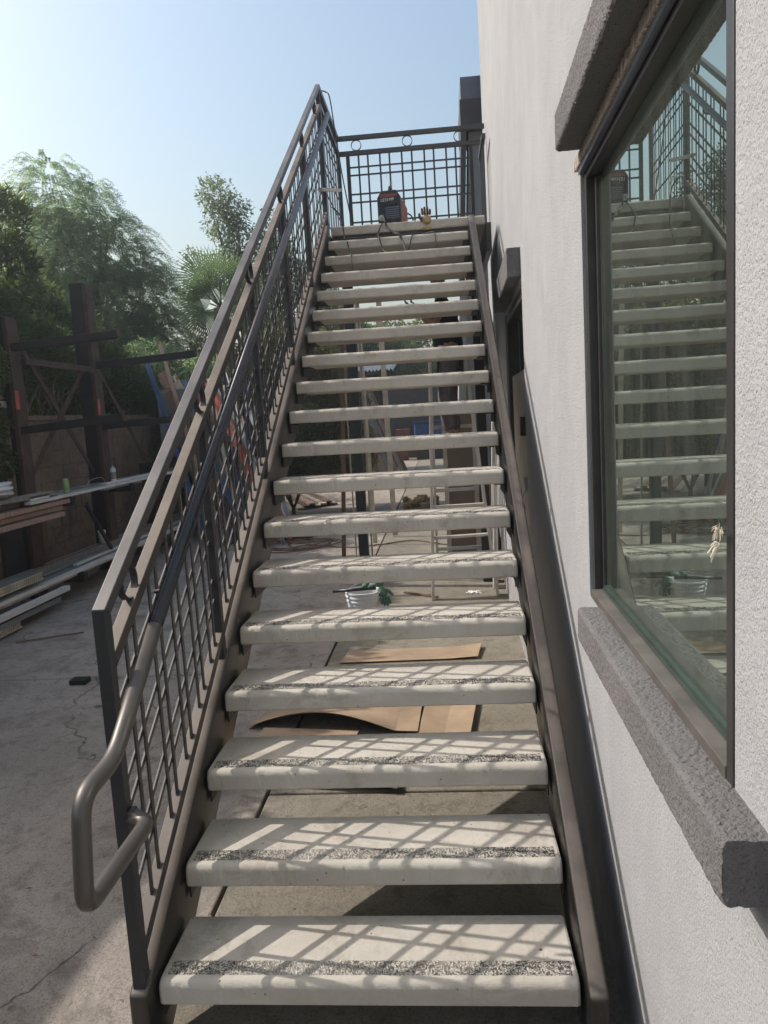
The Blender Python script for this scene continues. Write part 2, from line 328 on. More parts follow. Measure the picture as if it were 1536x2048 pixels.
def leaves(name, mat, P, D, N, L, W, parent=None, kind=None):
    """many pointed leaves: P base points, D directions, N normals, L lengths, W widths (numpy)"""
    n = len(P); S = np.cross(D, N); S /= np.linalg.norm(S, axis=1)[:, None]+1e-9
    L = np.broadcast_to(L, n)[:, None]; W = np.broadcast_to(W, n)[:, None]
    mid = P + D*L*.5 + N*L*.06
    V = np.stack([P, mid+S*W*.5, P+D*L, mid-S*W*.5], 1).reshape(-1, 3)
    me = bpy.data.meshes.new(name); me.vertices.add(4*n); me.vertices.foreach_set('co', V.ravel().astype(np.float32))
    me.loops.add(4*n); me.loops.foreach_set('vertex_index', np.arange(4*n, dtype=np.int32))
    me.polygons.add(n); me.polygons.foreach_set('loop_start', np.arange(0, 4*n, 4, dtype=np.int32)); me.polygons.foreach_set('loop_total', np.full(n, 4, np.int32))
    me.materials.append(MATS[mat]); me.update(calc_edges=True)
    o = put(name, me, parent)
    if kind: o['kind'] = kind
    return o
def unit(n):
    v = rng.normal(size=(n, 3)); return v/np.linalg.norm(v, axis=1)[:, None]

# ------------------------------------------------------------------ ground
R_, G_, W_ = .178, .2695, 1.1768          # riser, going, stair width
M_ = R_/G_
g = MB(); g.add([(-400,-400,-.05),(400,-400,-.05),(400,400,-.05),(-400,400,-.05)], [(0,1,2,3)])
ground = g.build('ground', 'dirt'); tag(ground, 'dark dirt under and beyond the concrete yard', None, None, 'structure')
def slab(x0, x1, y0, y1, mat='slab_concrete'):
    z = random.uniform(-.003, .0); MB().box(x0, x1, y0, y1, -.06, z).build('concrete_slab', mat, ground, bevel=.008)
ys = [-6, -1.9, 3.3, 4.32, 8.6, 12.7, 17, 22, 28, 36, 60]
for a, b in zip(ys, ys[1:]): slab(-4.3, -.068, a+.006, b-.006)
ys = [-6, -1.6, 1.527, 4.62, 7.75, 11, 15.2, 20, 26, 34, 60]
for i, (a, b) in enumerate(zip(ys, ys[1:])): slab(-.052, 1.62, a+.007, b-.007, 'slab_concrete_new')
for a, b in zip(ys[5:], ys[6:]): slab(1.636, 9, a, b-.012)
for a, b in ((8.61, 12.7), (12.71, 22), (22.01, 40)): slab(-14, -4.312, a+4, b+4)
t = MB().box(-30, -4.42, -8, 12.6, -.05, 1.86); terr = t.build('terrace_ground', 'dirt_terrace'); terr['kind'] = 'structure'

# ------------------------------------------------------------------ building (frame rotated by the small yaw of the wall)
bld = thing('building', 'light grey stucco building with dark framed windows beside the staircase', 'building', (1.328, 0, 0), -math.atan(.0217))
U0, U1, ZT = -5.0, 6.75, 9.0
OP = [(-.69, .62, 1.16, 2.52), (2.75, 4.3, .32, 2.53)]      # openings u0,u1,z0,z1
def wall_mesh():
    us = sorted({U0, U1, *[a for o in OP for a in o[:2]]}); zs = sorted({-.05, ZT, *[a for o in OP for a in o[2:]]})
    mb = MB(); idx = {}
    def v(u, z, x):
        k = (u, z, x)
        if k not in idx: idx[k] = len(mb.v); mb.v.append((x, u, z))
        return idx[k]
    T = .16
    for ua, ub in zip(us, us[1:]):
        for za, zb in zip(zs, zs[1:]):
            if any(ua >= o[0]-1e-6 and ub <= o[1]+1e-6 and za >= o[2]-1e-6 and zb <= o[3]+1e-6 for o in OP): continue
            mb.f.append((v(ua,za,0), v(ua,zb,0), v(ub,zb,0), v(ub,za,0))); mb.f.append((v(ua,za,T), v(ub,za,T), v(ub,zb,T), v(ua,zb,T)))
    for o in OP:
        a, b, c, d = o
        mb.f += [(v(a,c,0), v(b,c,0), v(b,c,T), v(a,c,T)), (v(a,d,0), v(a,d,T), v(b,d,T), v(b,d,0)),
                 (v(a,c,0), v(a,c,T), v(a,d,T), v(a,d,0)), (v(b,c,0), v(b,d,0), v(b,d,T), v(b,c,T))]
    mb.f += [(v(U1,-.05,0), v(U1,ZT,0), v(U1,ZT,T), v(U1,-.05,T)), (v(U0,-.05,0), v(U0,-.05,T), v(U0,ZT,T), v(U0,ZT,0))]
    mb.m = [0]*len(mb.f); return mb
wall_mesh().build('wall', 'stucco_wall', bld)
# rest of the shell: end wall, back, roof
MB().box(.16, 7, U1-.16, U1, -.05, ZT).box(6.84, 7, U0, U1-.16, -.05, ZT).box(.16, 6.84, U0, U0+.16, -.05, ZT).build('rear_wall', 'stucco_wall', bld)
MB().box(.0, 7, U0, U1, ZT+.002, ZT+.2).build('roof', 'fascia_dark', bld)
# interior room behind the near window and behind the far door
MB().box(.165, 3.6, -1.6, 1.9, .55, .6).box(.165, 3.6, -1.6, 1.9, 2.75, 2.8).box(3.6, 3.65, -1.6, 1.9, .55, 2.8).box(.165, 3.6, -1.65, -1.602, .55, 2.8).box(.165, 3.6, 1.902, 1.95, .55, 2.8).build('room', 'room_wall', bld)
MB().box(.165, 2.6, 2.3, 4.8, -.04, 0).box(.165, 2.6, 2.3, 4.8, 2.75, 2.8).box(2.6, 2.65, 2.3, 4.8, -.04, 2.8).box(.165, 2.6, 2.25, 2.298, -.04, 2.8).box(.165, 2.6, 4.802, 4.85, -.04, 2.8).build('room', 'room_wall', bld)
# near window
u0, u1, z0, z1 = OP[0]; e = .003
def part_empty(name, parent):
    o = bpy.data.objects.new(name, None); C.objects.link(o); o.parent = parent; o.empty_display_size = .05; return o
win = part_empty('window', bld)
MB().box(-.002, .100, u0+e, u0+.034, z0+e, z1-e).build('frame_jamb', 'frame_bronze', win, bevel=.002)
MB().box(.010, .10, u1-.033, u1-e, z0+e, z1-e).build('frame_jamb', 'frame_bronze', win, bevel=.002)
MB().box(-.004, .100, u0+.0345, u1-.0335, z0+e, z0+.030).build('frame_sill', 'frame_bronze_dusty', win, bevel=.002)
MB().box(.012, .100, u0+.0345, u1-.0335, z1-.04, z1-e).build('frame_head', 'frame_bronze', win, bevel=.002)
MB().box(.036, .060, u1-.052, u1-.034, z0+.031, z1-.041).build('sash', 'frame_bronze', win, bevel=.002)
MB().box(.030, .060, u0+.036, u1-.053, z0+.031, z0+.038).box(.036, .062, u0+.036, u1-.053, z0+.039, z0+.046).build('glazing_bead', 'bead_green', win)
MB().box(.046, .052, u0+.035, u1-.053, z0+.0465, z1-.0415).build('pane', 'window_glass', win)
MB().box(-.006, .010, u0-.003, u1+.002, z1-.020, z1-.004).build('head_flashing', 'frame_sheen', win)
# rough stucco lip above the frame
lip = MB(); nseg = 160
for i in range(nseg):
    a = u0-.12 + (u1-u0+.16)*i/nseg; b_ = u0-.12 + (u1-u0+.16)*(i+1)/nseg; d = random.uniform(.010, .015)
    lip.box(-d, .004, a, b_, z1+.002-random.uniform(0, .005), z1+.030)
lip.build('plaster_lip', 'stucco_lip', bld)['kind'] = 'stuff'
def ragged_band(name, ua, ub, za, zb, d):
    """rough trowelled band projecting d from the wall: rounded section swept along the wall with small random jitter"""
    q = []; rr_ = .012
    def side(p0, p1, n): return [(p0[0]+(p1[0]-p0[0])*k/n, p0[1]+(p1[1]-p0[1])*k/n) for k in range(n)]
    q += side((0, za), (-d+rr_, za), 8)
    q += [(-d+rr_-rr_*math.sin(t), za+rr_-rr_*math.cos(t)) for t in (0, .52, 1.05)]
    q += side((-d, za+rr_), (-d, zb-rr_), 12)
    q += [(-d+rr_-rr_*math.cos(t), zb-rr_+rr_*math.sin(t)) for t in (0, .52, 1.05)]
    q += side((-d+rr_, zb), (0, zb), 8)+[(0, zb)]
    n = len(q); ns = int((ub-ua)/.007); mb = MB(); rq = random.Random(5); V = []
    for i in range(ns+1):
        u = ua+(ub-ua)*i/ns; e_ = min(1, min(i, ns-i)/2)
        for k, (x, z) in enumerate(q):
            j = .0011 if 0 < k < n-1 else 0
            cx, cz = -d/2, (za+zb)/2; sh = 1-.06*(1-e_)
            V.append((cx+(x-cx)*sh+rq.uniform(-j, j), u+rq.uniform(-.0015, .0015), cz+(z-cz)*sh+rq.uniform(-j, j)))
    F = [(i*n+k, i*n+k+1, (i+1)*n+k+1, (i+1)*n+k) for i in range(ns) for k in range(n-1)]
    F += [tuple(range(n)), tuple(range(ns*n+n-1, ns*n-1, -1))]
    mb.add(V, F); me = mb.mesh(name, 'stucco_trim'); bm = bmesh.new(); bm.from_mesh(me); bmesh.ops.recalc_face_normals(bm, faces=bm.faces); bm.to_mesh(me); bm.free()
    return put(name, me, bld)
ragged_band('window_lintel', -.95, .565, z1+.033, z1+.145, .083)
ragged_band('window_sill', -.832, .455, 1.060, 1.168, .070)
ragged_band('window_lintel', 2.76, 4.35, 2.565, 2.74, .083)
ragged_band('window_lintel', 3.6, 6.05, 6.02, 6.25, .083)
# far glazed opening with a beige panel over its lower part
u0, u1, z0, z1 = OP[1]
w2 = part_empty('window', bld)
for a_ in ((u0+e, u0+.07, z0+e, z1-e), (u1-.07, u1-e, z0+e, z1-e)): MB().box(.012, .11, *a_).build('frame_jamb', 'frame_bronze', w2, bevel=.002)
MB().box(.012, .11, u0+.0705, u1-.0705, z1-.07, z1-e).build('frame_head', 'frame_bronze', w2, bevel=.002)
MB().box(.012, .11, u0+.0705, u1-.0705, z0+e, z0+.07).build('frame_sill', 'frame_bronze', w2, bevel=.002)
MB().box(.055, .061, u0+.071, u1-.071, z0+.071, z1-.071).build('pane', 'window_glass', w2)
MB().box(.010, .030, u0+.10, u1-.45, z0+.08, 2.03).build('panel', 'panel_beige', w2)
MB().box(-.012, .0095, u0+.14, u0+.19, 1.28, 1.36).build('lock', 'aluminium_dull', w2)
MB().tube(bez([(.0, u0+.165, 1.28), (-.03, u0+.165, 1.22), (-.01, u0+.15, 1.16)], 5), .006, 6).build('hasp', 'aluminium_dull', w2, smooth=True)
MB().box(-.02, .008, u0+.16, u0+.23, 1.62, 1.74).build('handle', 'frame_bronze', w2)

# seed head caught on the window corner
fl = MB(); c = Vector((1.298, -.668, 1.585))
for i in range(46):
    d = Vector(unit(1)[0]); d.x = -abs(d.x)*.6; L = random.uniform(.010, .022)
    fl.tube(bez([c, c+d*L*.6, c+d*L+Vector((0, 0, -L*.35))], 3), [.0005]*6+[.0003], 3)
for i in range(14):
    d = Vector((random.uniform(-.6, 0), random.uniform(-.4, 1), random.uniform(-.5, .3))).normalized(); L = random.uniform(.012, .028); q = c+Vector((0, -.004, -.022))
    fl.tube([q, q+d*L*.6, q+d*L+Vector((0, 0, -.01))], .0007, 3)
tag(fl.build('dry_seed_head', 'seed_fluff'), 'pale feathery seed head stuck on the near edge of the big window', 'seed head')

# sloping buttress wing of the building behind the landing
wing = MB()
def quad_prism_y(mb, pts, y0, y1, mi=0):    # polygon in XZ swept along y
    n = len(pts); vs = [(x, y0, z) for x, z in pts]+[(x, y1, z) for x, z in pts]
    mb.add(vs, [tuple(range(n)), tuple(range(2*n-1, n-1, -1))]+[((i+1) % n, i, n+i, n+(i+1) % n) for i in range(n)], mi); return mb
but = thing('buttress_wing', 'pale stucco wing with dark slanted edge trim behind the landing', 'building', (1.2, 7.7, 0))
def local(mb, o):
    mb.v = [tuple(Vector(p)-o.location) for p in mb.v]; return mb
xl = lambda z: 1.005+.0535*z
local(quad_prism_y(MB(), [(xl(0)+.09, -.05), (2.6, -.05), (2.6, 5.1), (xl(5.1)+.09, 5.1)], 7.62, 8.2), but).build('wall', 'stucco_wall', but)
local(quad_prism_y(MB(), [(xl(3.3), 3.3), (xl(3.3)+.062, 3.3), (xl(5.1)+.062, 5.1), (xl(5.1), 5.1)], 7.5, 8.25), but).build('edge_trim', 'fascia_dark', but)
local(quad_prism_y(MB(), [(xl(0), -.05), (xl(0)+.088, -.05), (xl(3.3)+.088, 3.298), (xl(3.3), 3.298)], 7.56, 8.25), but).build('pilaster', 'stucco_wall', but)
local(MB().box(xl(5.1)-.004, 2.65, 7.48, 8.27, 5.102, 5.42), but).build('beam', 'fascia_dark', but)
local(MB().box(xl(5.1)+.012, 2.65, 7.52, 8.23, 5.422, 5.68), but).build('parapet_cap', 'frame_sheen', but)
# dark recessed store beyond it
st = thing('rear_store', 'dark single storey store behind the stepladder', 'building', (2.4, 10, 0))
local(MB().box(1.18, 6, 9.4, 19, -.04, 3.1), st).build('wall', 'shed_dark', st)
local(MB().box(1.0, 6.1, 9.2, 19.1, 3.102, 3.26), st).build('roof', 'fascia_dark', st)
local(MB().box(1.3, 1.34, 9.37, 9.399, 0, 2.4), st).build('door_jamb', 'panel_beige', st)

# ------------------------------------------------------------------ staircase
stair = thing('staircase', 'straight outdoor stair of concrete treads on dark steel stringers', 'staircase')
def stringer(x0, x1, yend):
    ct, cb = .283, -.045
    yb = -cb/M_
    yz = [(-.052, 0.004), (yb, .004), (yend, M_*yend+cb), (yend, M_*yend+ct), (-.052+.0, M_*-.052+ct)]
    return MB().prism_x(x0, x1, yz).build('stringer', 'steel_stringer', stair, bevel=.011, seg=3)
sl_ = stringer(-.062, -.008, 4.86); sr_ = stringer(W_+.010, W_+.064, 4.80)
for s_ in (sl_, sr_): smooth_angle(s_)
tread_prof = []
rN, TH = .022, .072
for i in range(7):
    a = math.pi - (math.pi/2)*i/6; tread_prof.append((rN+rN*math.cos(a), TH-rN+rN*math.sin(a)))
prof = [(.0, .006), (.006, 0), (.279, 0), (.285, .006), (.285, TH-.006), (.279, TH)] + tread_prof[::-1]
def tread_variant(seed):
    rr = random.Random(seed); bm = bmesh.new(); nx = 150; chips = [(rr.uniform(.03, W_-.03), rr.uniform(.004, .012), rr.uniform(.001, .0028)) for _ in range(6)]; xs = sorted([0.004+(W_-.008)*i/nx for i in range(nx+1)]+[.0065, .010, W_-.0065, W_-.010])
    rings = []
    for i, x in enumerate(xs):
        ed = min(x-xs[0], xs[-1]-x); k = .004*max(0, 1-ed/.006)
        ring = []
        for (y, z) in prof:
            yy = y + (k if y < .05 else -k if y > .25 else 0)
            j = rr.uniform(-.0005, .0005) if y < .05 and z > TH*.5 else 0
            if y < .012 and TH*.45 < z < TH-.004: j += sum(d_ for cx_, w_c, d_ in chips if abs(x-cx_) < w_c)
            ring.append(bm.verts.new((x, yy+j, z - (k*.6 if z > TH*.6 else 0) + j*.7)))
        rings.append(ring)
    n = len(prof)
    for a, b in zip(rings, rings[1:]):
        for i in range(n): bm.faces.new((a[i], a[(i+1) % n], b[(i+1) % n], b[i]))
    bm.faces.new(rings[0][::-1]); bm.faces.new(rings[-1]); bmesh.ops.recalc_face_normals(bm, faces=bm.faces)
    me = bpy.data.meshes.new('tread'); bm.to_mesh(me); bm.free(); me.materials.append(MATS['tread_concrete']); return me
tms = [tread_variant(i) for i in range(4)]
gm = MB()
rr = random.Random(3)
NX, NY = 270, 12
gv = [[(0.02+(W_-.04)*i/NX+rr.uniform(-.0008, .0008), .031+.055*k/NY+(rr.uniform(-.0016, .0016) if k in (0, NY) else rr.uniform(-.0008, .0008)), TH+(.0004 if k in (0, NY) else rr.choice((.0002, .0012, .0030, .0034)))) for k in range(NY+1)] for i in range(NX+1)]
V_ = [p for row in gv for p in row]
gm.add(V_, [((i+1)*(NY+1)+k, (i+1)*(NY+1)+k+1, i*(NY+1)+k+1, i*(NY+1)+k) for i in range(NX) for k in range(NY)])
grit = gm.mesh('grit_strip', 'grit_strip')
br = MB().box(.0, .045, .035, .262, -.0065, -.0005).box(-.006, -.0005, .035, .262, -.055, -.0005).mesh('tread_bracket', 'steel_dark')
bre = MB().box(-.045, .0, .035, .262, -.0065, -.0005).box(.0005, .006, .035, .262, -.055, -.0005).mesh('tread_bracket', 'steel_dark')
for k in range(1, 19):
    o = put('tread', tms[k % 4], stair); o.location = (0, (k-1)*G_, k*R_+random.uniform(-.001, .001))
    for p in o.data.polygons: p.use_smooth = False
    gs = put('grit_strip', grit, o)
    for m_, x in ((br, .004), (bre, W_-.004)):
        b = put('tread_bracket', m_, stair); b.location = (x, (k-1)*G_, k*R_)
# landing
LZ = 19*R_+.072; LY0, LY1 = 18*G_, 6.12
ld = MB(); n = 0
ld.prism_x(.0, 1.330, [(LY0, LZ-.072+.006), (LY0+.006, LZ-.078), (LY1, LZ-.078), (LY1, LZ), (LY0+.022, LZ)] + [(LY0+y, LZ-TH+z) for y, z in tread_prof[1:-1][::-1]])
ld.build('landing_slab', 'tread_concrete', stair, bevel=.003)
MB().box(-.06, -.008, LY0+.012, LY1+.04, LZ-.30, LZ-.06).build('landing_beam', 'steel_stringer', stair, bevel=.006)
MB().box(1.335, 1.385, LY0+.012, LY1+.04, LZ-.30, LZ-.06).build('landing_beam', 'steel_stringer', stair, bevel=.006)
MB().box(-.007, 1.334, LY1-.02, LY1+.03, LZ-.29, LZ-.082).build('landing_beam', 'steel_stringer', stair, bevel=.004)
MB().box(-.007, 1.186, LY0+.03, LY0+.07, LZ-.24, LZ-.082).build('landing_beam', 'steel_stringer', stair, bevel=.004)
MB().box(-.062, .040, 5.92, 6.02, 0, LZ-.302).build('column', 'steel_dark', stair, bevel=.006)
MB().box(-.12, .10, 5.86, 6.08, .001, .014).build('base_plate', 'steel_dark', stair)
MB().box(1.24, 1.34, 5.92, 6.02, 0, LZ-.302).build('column', 'steel_dark', stair, bevel=.006)
# grit, crumbs and dry bits on the treads
nT = 520; kk = rng.integers(1, 13, nT); P = np.stack([rng.uniform(.02, W_-.02, nT), (kk-1)*G_+rng.uniform(.02, .28, nT), kk*R_+TH+.002], 1); D = unit(nT); D[:, 2] *= .1; D /= np.linalg.norm(D, axis=1)[:, None]; N = np.tile([0, 0, 1.], (nT, 1))+rng.normal(size=(nT, 3))*.3
tag(leaves('tread_crumbs', 'timber_brown', P, D, N, rng.uniform(.002, .008, nT), rng.uniform(.0015, .004, nT)), 'crumbs and dry bits scattered on the treads', 'litter', kind='stuff')
# little debris on the treads
def chip(x, y, z, s, lab, mat='bark'):
    mb = MB(); pts = [(x+math.cos(a)*s*random.uniform(.5, 1), y+math.sin(a)*s*random.uniform(.3, .8)) for a in [i*math.pi/3 for i in range(6)]]
    mb.add([(px, py, z) for px, py in pts]+[(x, y, z+s*.5)], [(i, (i+1) % 6, 6) for i in range(6)]+[tuple(range(5, -1, -1))])
    tag(mb.build('debris_chip', mat), lab, 'debris')
chip(1.085, .13, .2505, .009, 'tiny brown chip lying on the bottom tread near its right end')
chip(.33, 2*G_+.06, 3*R_+.0745, .012, 'small dry leaf on the grit strip of the third tread', 'timber_pale')

# ------------------------------------------------------------------ stair railing
XA, XB, XC = -.052, -.016, -.034
def zr(c, y): return c + M_*y + .013*y*min(1, max(0, (c-.345)/.9))
C_TOP, C_2, VT = 1.362, 1.214, .043
BARS = [1.048, .970, .828, .750, .601, .525]
CB = .392
rail = thing('stair_railing', 'dark steel railing with grid panels and ring ornaments up the left side of the stair', 'railing', (0, 0, 0))
YE = 4.842
def sloped(name, x0, x1, ya, yb, c0, c1, mat, parent, bevel=.002):
    return MB().prism_x(x0, x1, [(ya, zr(c0, ya)), (yb, zr(c0, yb)), (yb, zr(c1, yb)), (ya, zr(c1, ya))]).build(name, mat, parent, bevel=bevel)
PY = [-.036, .914, 1.864, 2.814, 3.764, 4.806]
PW = .036
# newel: mitred into the top rail
MB().prism_x(XA, XB, [(PY[0], zr(.283, PY[0])), (PY[0]+PW, zr(.283, PY[0]+PW)), (PY[0]+PW, zr(C_TOP-VT, PY[0]+PW)), (PY[0], zr(C_TOP, PY[0])-.0)]).build('newel_post', 'steel_dark', rail, bevel=.002)
MB().prism_x(XA, XB, [(PY[0]+.001, zr(C_TOP, PY[0])+.0005), (PY[0]+PW, zr(C_TOP-VT, PY[0]+PW)+.001), (YE, zr(C_TOP-VT, YE)), (YE, zr(C_TOP, YE))]).build('top_rail', 'steel_rail', rail, bevel=.0025)
sloped('second_rail', XA, XB, PY[0]+PW+.001, PY[5]-.001, C_2-VT, C_2, 'steel_rail_dusty', rail, .0025)
for i, y in enumerate(PY[1:5]):
    MB().prism_x(XA, XB, [(y, zr(.283, y)), (y+PW, zr(.283, y+PW)), (y+PW, zr(C_2-VT, y+PW)-.001), (y, zr(C_2-VT, y)-.001)]).build('post', 'steel_dark', rail, bevel=.002)
y = PY[5]; MB().box(XA, XB, y, y+PW, zr(.283, y), zr(C_TOP-VT, y)-.002).build('post', 'steel_dark', rail, bevel=.002)
PP = [.137, .200, .330, .393, .500, .565, .668, .733, .833, .898]
for i in range(5):
    ya, yb = PY[i]+PW, PY[i+1]; sp = (PY[i+1]-PY[i])/.95
    sloped('bottom_rail', XA, XB, ya+.0005, yb-.0005, CB-VT, CB, 'steel_rail_dusty', rail, .002)
    for p in PP:
        y = PY[i]+p*sp; MB().prism_x(XC-.0005, XC+.0050, [(y-.008, zr(CB, y)-.005), (y+.008, zr(CB, y)+.005), (y+.008, zr(C_2-VT, y)), (y-.008, zr(C_2-VT, y)-.003)]).build('picket', 'steel_rail', rail)
    for c in BARS: sloped('cross_bar', XC-.0062, XC-.0010, ya, yb, c-.019, c, 'steel_rail', rail, 0)
def ring_mesh(ax):
    mb = MB(); n = 40; Ro, Ri, w = .0525, .0465, .0095
    vs = []
    for i in range(n):
        a = 2*math.pi*i/n
        for r, d in ((Ro, -w), (Ro, w), (Ri, w), (Ri, -w)):
            vs.append((d, r*math.cos(a), r*math.sin(a)) if ax == 'x' else (r*math.cos(a), d, r*math.sin(a)))
    mb.add(vs, [(i*4+j, i*4+(j+1) % 4, ((i+1) % n)*4+(j+1) % 4, ((i+1) % n)*4+j) for i in range(n) for j in range(4)])
    me = mb.mesh('ring', 'steel_dark'); bm = bmesh.new(); bm.from_mesh(me); bmesh.ops.recalc_face_normals(bm, faces=bm.faces); bm.to_mesh(me); bm.free(); return me
rx = ring_mesh('x'); ry = ring_mesh('y')
for y in (.155, .94, 1.885, 2.83, 3.79, 4.55):
    o = put('ring', rx, rail); o.location = (XC, y, (zr(C_TOP-VT, y)+zr(C_2, y))/2)
wbm = bmesh.new(); bmesh.ops.create_icosphere(wbm, subdivisions=1, radius=1); wbme = bpy.data.meshes.new('weld_bead'); wbm.to_mesh(wbme); wbm.free(); wbme.materials.append(MATS['steel_dark'])
def weld(x, y, z, sx=.0045, sy=.011, sz=.0045):
    o = put('weld_bead', wbme, rail); o.location = (x, y, z); o.scale = (sx, sy, sz); o.rotation_euler = (math.atan(M_), 0, random.uniform(-.3, .3))
for i in range(5):
    sp = (PY[i+1]-PY[i])/.95
    for p in PP: weld(XC+.006, PY[i]+PW+(p-.037)*sp if False else PY[i]+p*sp, zr(CB, PY[i]+p*sp)+.002)
for y in PY[:5]: weld(XB+.001, y+.012, zr(.289, y+.012), .006, .016, .006); weld(XB+.001, y+.03, zr(.290, y+.03), .005, .012, .005)
# handrail
HX = .044; zh = lambda y: 1.158+.006*y+M_*y
hp = [(HX, 4.80, zh(4.80)), (HX, 2.4, zh(2.4)), (HX, .13, zh(.13))]
MB().tube(hp, .0215, 20).build('handrail', 'steel_tube', rail, smooth=True)
def rounded(pts, r, n=6):
    P = [Vector(p) for p in pts]; out = [P[0]]
    for a, b, c in zip(P, P[1:], P[2:]):
        d1 = (a-b).normalized(); d2 = (c-b).normalized(); rr_ = min(r, (a-b).length*.48, (c-b).length*.48)
        p, q = b+d1*rr_, b+d2*rr_
        for k in range(n+1):
            t_ = k/n; out.append(p*(1-t_)**2 + b*2*t_*(1-t_) + q*t_*t_)
    out.append(P[-1]); return out
loop = rounded([(HX, .1295, zh(.1295)), (HX, -.195, 1.006), (HX, -.365, 1.000), (HX, -.402, .755), (HX, -.045, .757), (XB+.001, -.018, .765)], .055)
MB().tube(loop, .0215, 20).build('handrail_return', 'steel_tube_bare', rail, smooth=True)
MB().lathe([(.024, 0), (.0225, .012)], (0, 0, 0), 20).build('weld_collar', 'steel_dark', rail, smooth=True).matrix_local = Matrix.Translation((XB+.013, -.018, .764)) @ Matrix.Rotation(math.radians(-90), 4, 'Y')
for y in (.32, 1.30, 2.25, 3.2, 4.1):
    z = zh(y)
    MB().tube(rounded([(HX, y, z-.018), (HX, y, z-.062), (XC+.008, y, z-.070)], .03), .006, 8).build('handrail_bracket', 'steel_dark', rail, smooth=True)

# ------------------------------------------------------------------ landing railing
lr = thing('landing_railing', 'dark steel guard railing with rings around the upper landing', 'railing')
ZG = zr(C_TOP, YE)-.002; ZS = ZG-.148; RY = 6.05; zrow = [ZS-.043-x for x in (.118, .195, .38, .46, .655)]
# left side
MB().box(XA, XB, YE+.001, RY+.036, ZG-.043, ZG).build('top_rail', 'steel_rail', lr, bevel=.002)
MB().box(XA, XB, YE+.001, RY+.036, ZS-.043, ZS).build('second_rail', 'steel_rail', lr, bevel=.002)
MB().box(XA, XB, RY, RY+.036, LZ-.25, ZS-.044).build('post', 'steel_dark', lr, bevel=.002)
MB().box(XA, XB, YE+.003, YE+.039, LZ-.25, ZS-.044).build('post', 'steel_dark', lr, bevel=.002)
for i in range(6):
    for d in (0, .066):
        y = YE+.135+i*.178+d; MB().box(XC-.0005, XC+.0045, y-.008, y+.008, LZ+.055, ZS-.043).build('picket', 'steel_rail', lr)
for z in zrow+[LZ+.055]: MB().box(XC-.0055, XC-.001, YE+.039, RY, z-.008, z+.008).build('cross_bar', 'steel_rail', lr)
for y in (5.42, 5.98):
    o = put('ring', rx, lr); o.location = (XC, y, (ZG-.043+ZS)/2)
# rear side
MB().box(XB+.001, 1.445, RY, RY+.036, ZG-.043, ZG).build('top_rail', 'steel_rail', lr, bevel=.002)
MB().box(XB+.001, 1.445, RY, RY+.036, ZS-.043, ZS).build('second_rail', 'steel_rail', lr, bevel=.002)
MB().box(.045, .081, RY, RY+.036, LZ+.001, ZS-.044).build('post', 'steel_dark', lr, bevel=.002)
MB().box(1.285, 1.321, RY, RY+.036, LZ+.001, ZS-.044).build('post', 'steel_dark', lr, bevel=.002)
for x in (.172, .266, .389, .485, .610, .711, .837, .931, 1.056, 1.149):
    MB().box(x-.009, x+.009, RY+.012, RY+.018, LZ+.002, ZS-.043).build('picket', 'steel_rail', lr)
for z in zrow: MB().box(.081, 1.285, RY+.006, RY+.0115, z-.0085, z+.0085).build('cross_bar', 'steel_rail', lr)
for x in (.155, .672, 1.19):
    o = put('ring', ry, lr); o.location = (x, RY+.018, (ZG-.043+ZS)/2)
# short return beside the wall
MB().box(1.372, 1.408, RY-.62, RY-.001, ZS-.20, ZS-.16).build('return_rail', 'steel_rail', lr)
for i in range(6):
    y = RY-.06-.1*i; MB().box(1.384, 1.396, y-.006, y+.006, LZ+.02, ZS-.2).build('picket', 'steel_rail', lr)

# ------------------------------------------------------------------ things on the stair
# welder
wel = thing('welding_machine', 'small red and black welding machine on the landing edge', 'welder', (.535, 5.12, LZ), math.radians(-6))
w_, d_, h_ = .205, .40, .29
def case(mb, x0, x1, y0, y1, h, ch, mi=0):
    return quad_prism_y(mb, [(x0, .012), (x1, .012), (x1, h-ch*1.6), (x1-ch, h), (x0+ch, h), (x0, h-ch*1.6)], y0, y1, mi)
case(MB(), -w_/2+.004, w_/2-.004, -.15, .25, h_, .035).build('case', 'welder_red', wel, bevel=.006)
case(MB(), -w_/2, w_/2, -.20, -.151, h_-.005, .035).build('front_panel', 'black_plastic', wel, bevel=.008)
MB().box(-.075, .075, -.2035, -.2005, h_-.062, h_-.035).build('red_stripe', 'welder_red', wel)
for i in range(6): MB().box(-.035, .088, -.206, -.2005, .05+i*.017, .058+i*.017).build('vent_louvre', 'frame_sheen', wel)
for x in (-.02, .03, .07): MB().lathe([(.012, 0), (.010, .01), (.003, .011)], (0, 0, 0), 14).build('knob', 'black_plastic', wel).matrix_local = Matrix.Translation((x-.01, -.2005, h_-.125)) @ Matrix.Rotation(math.radians(90), 4, 'X')
MB().lathe([(.026, 0), (.024, .018), (.012, .02), (.012, .04)], (0, 0, 0), 18).build('cable_socket', 'aluminium_dull', wel).matrix_local = Matrix.Translation((-.068, -.2005, .058)) @ Matrix.Rotation(math.radians(90), 4, 'X')
MB().lathe([(.018, 0), (.016, .018), (.008, .03)], (0, 0, 0), 18).build('cable_socket', 'black_plastic', wel).matrix_local = Matrix.Translation((.035, -.2005, .03)) @ Matrix.Rotation(math.radians(90), 4, 'X')
MB().tube(rounded([(0, -.13, h_), (0, -.13, h_+.045), (0, .17, h_+.045), (0, .17, h_)], .03), .012, 10).build('handle', 'black_plastic', wel, smooth=True)
MB().box(-.09, -.07, -.16, .22, 0, .012).box(.07, .09, -.16, .22, 0, .012).build('foot', 'black_rubber', wel)
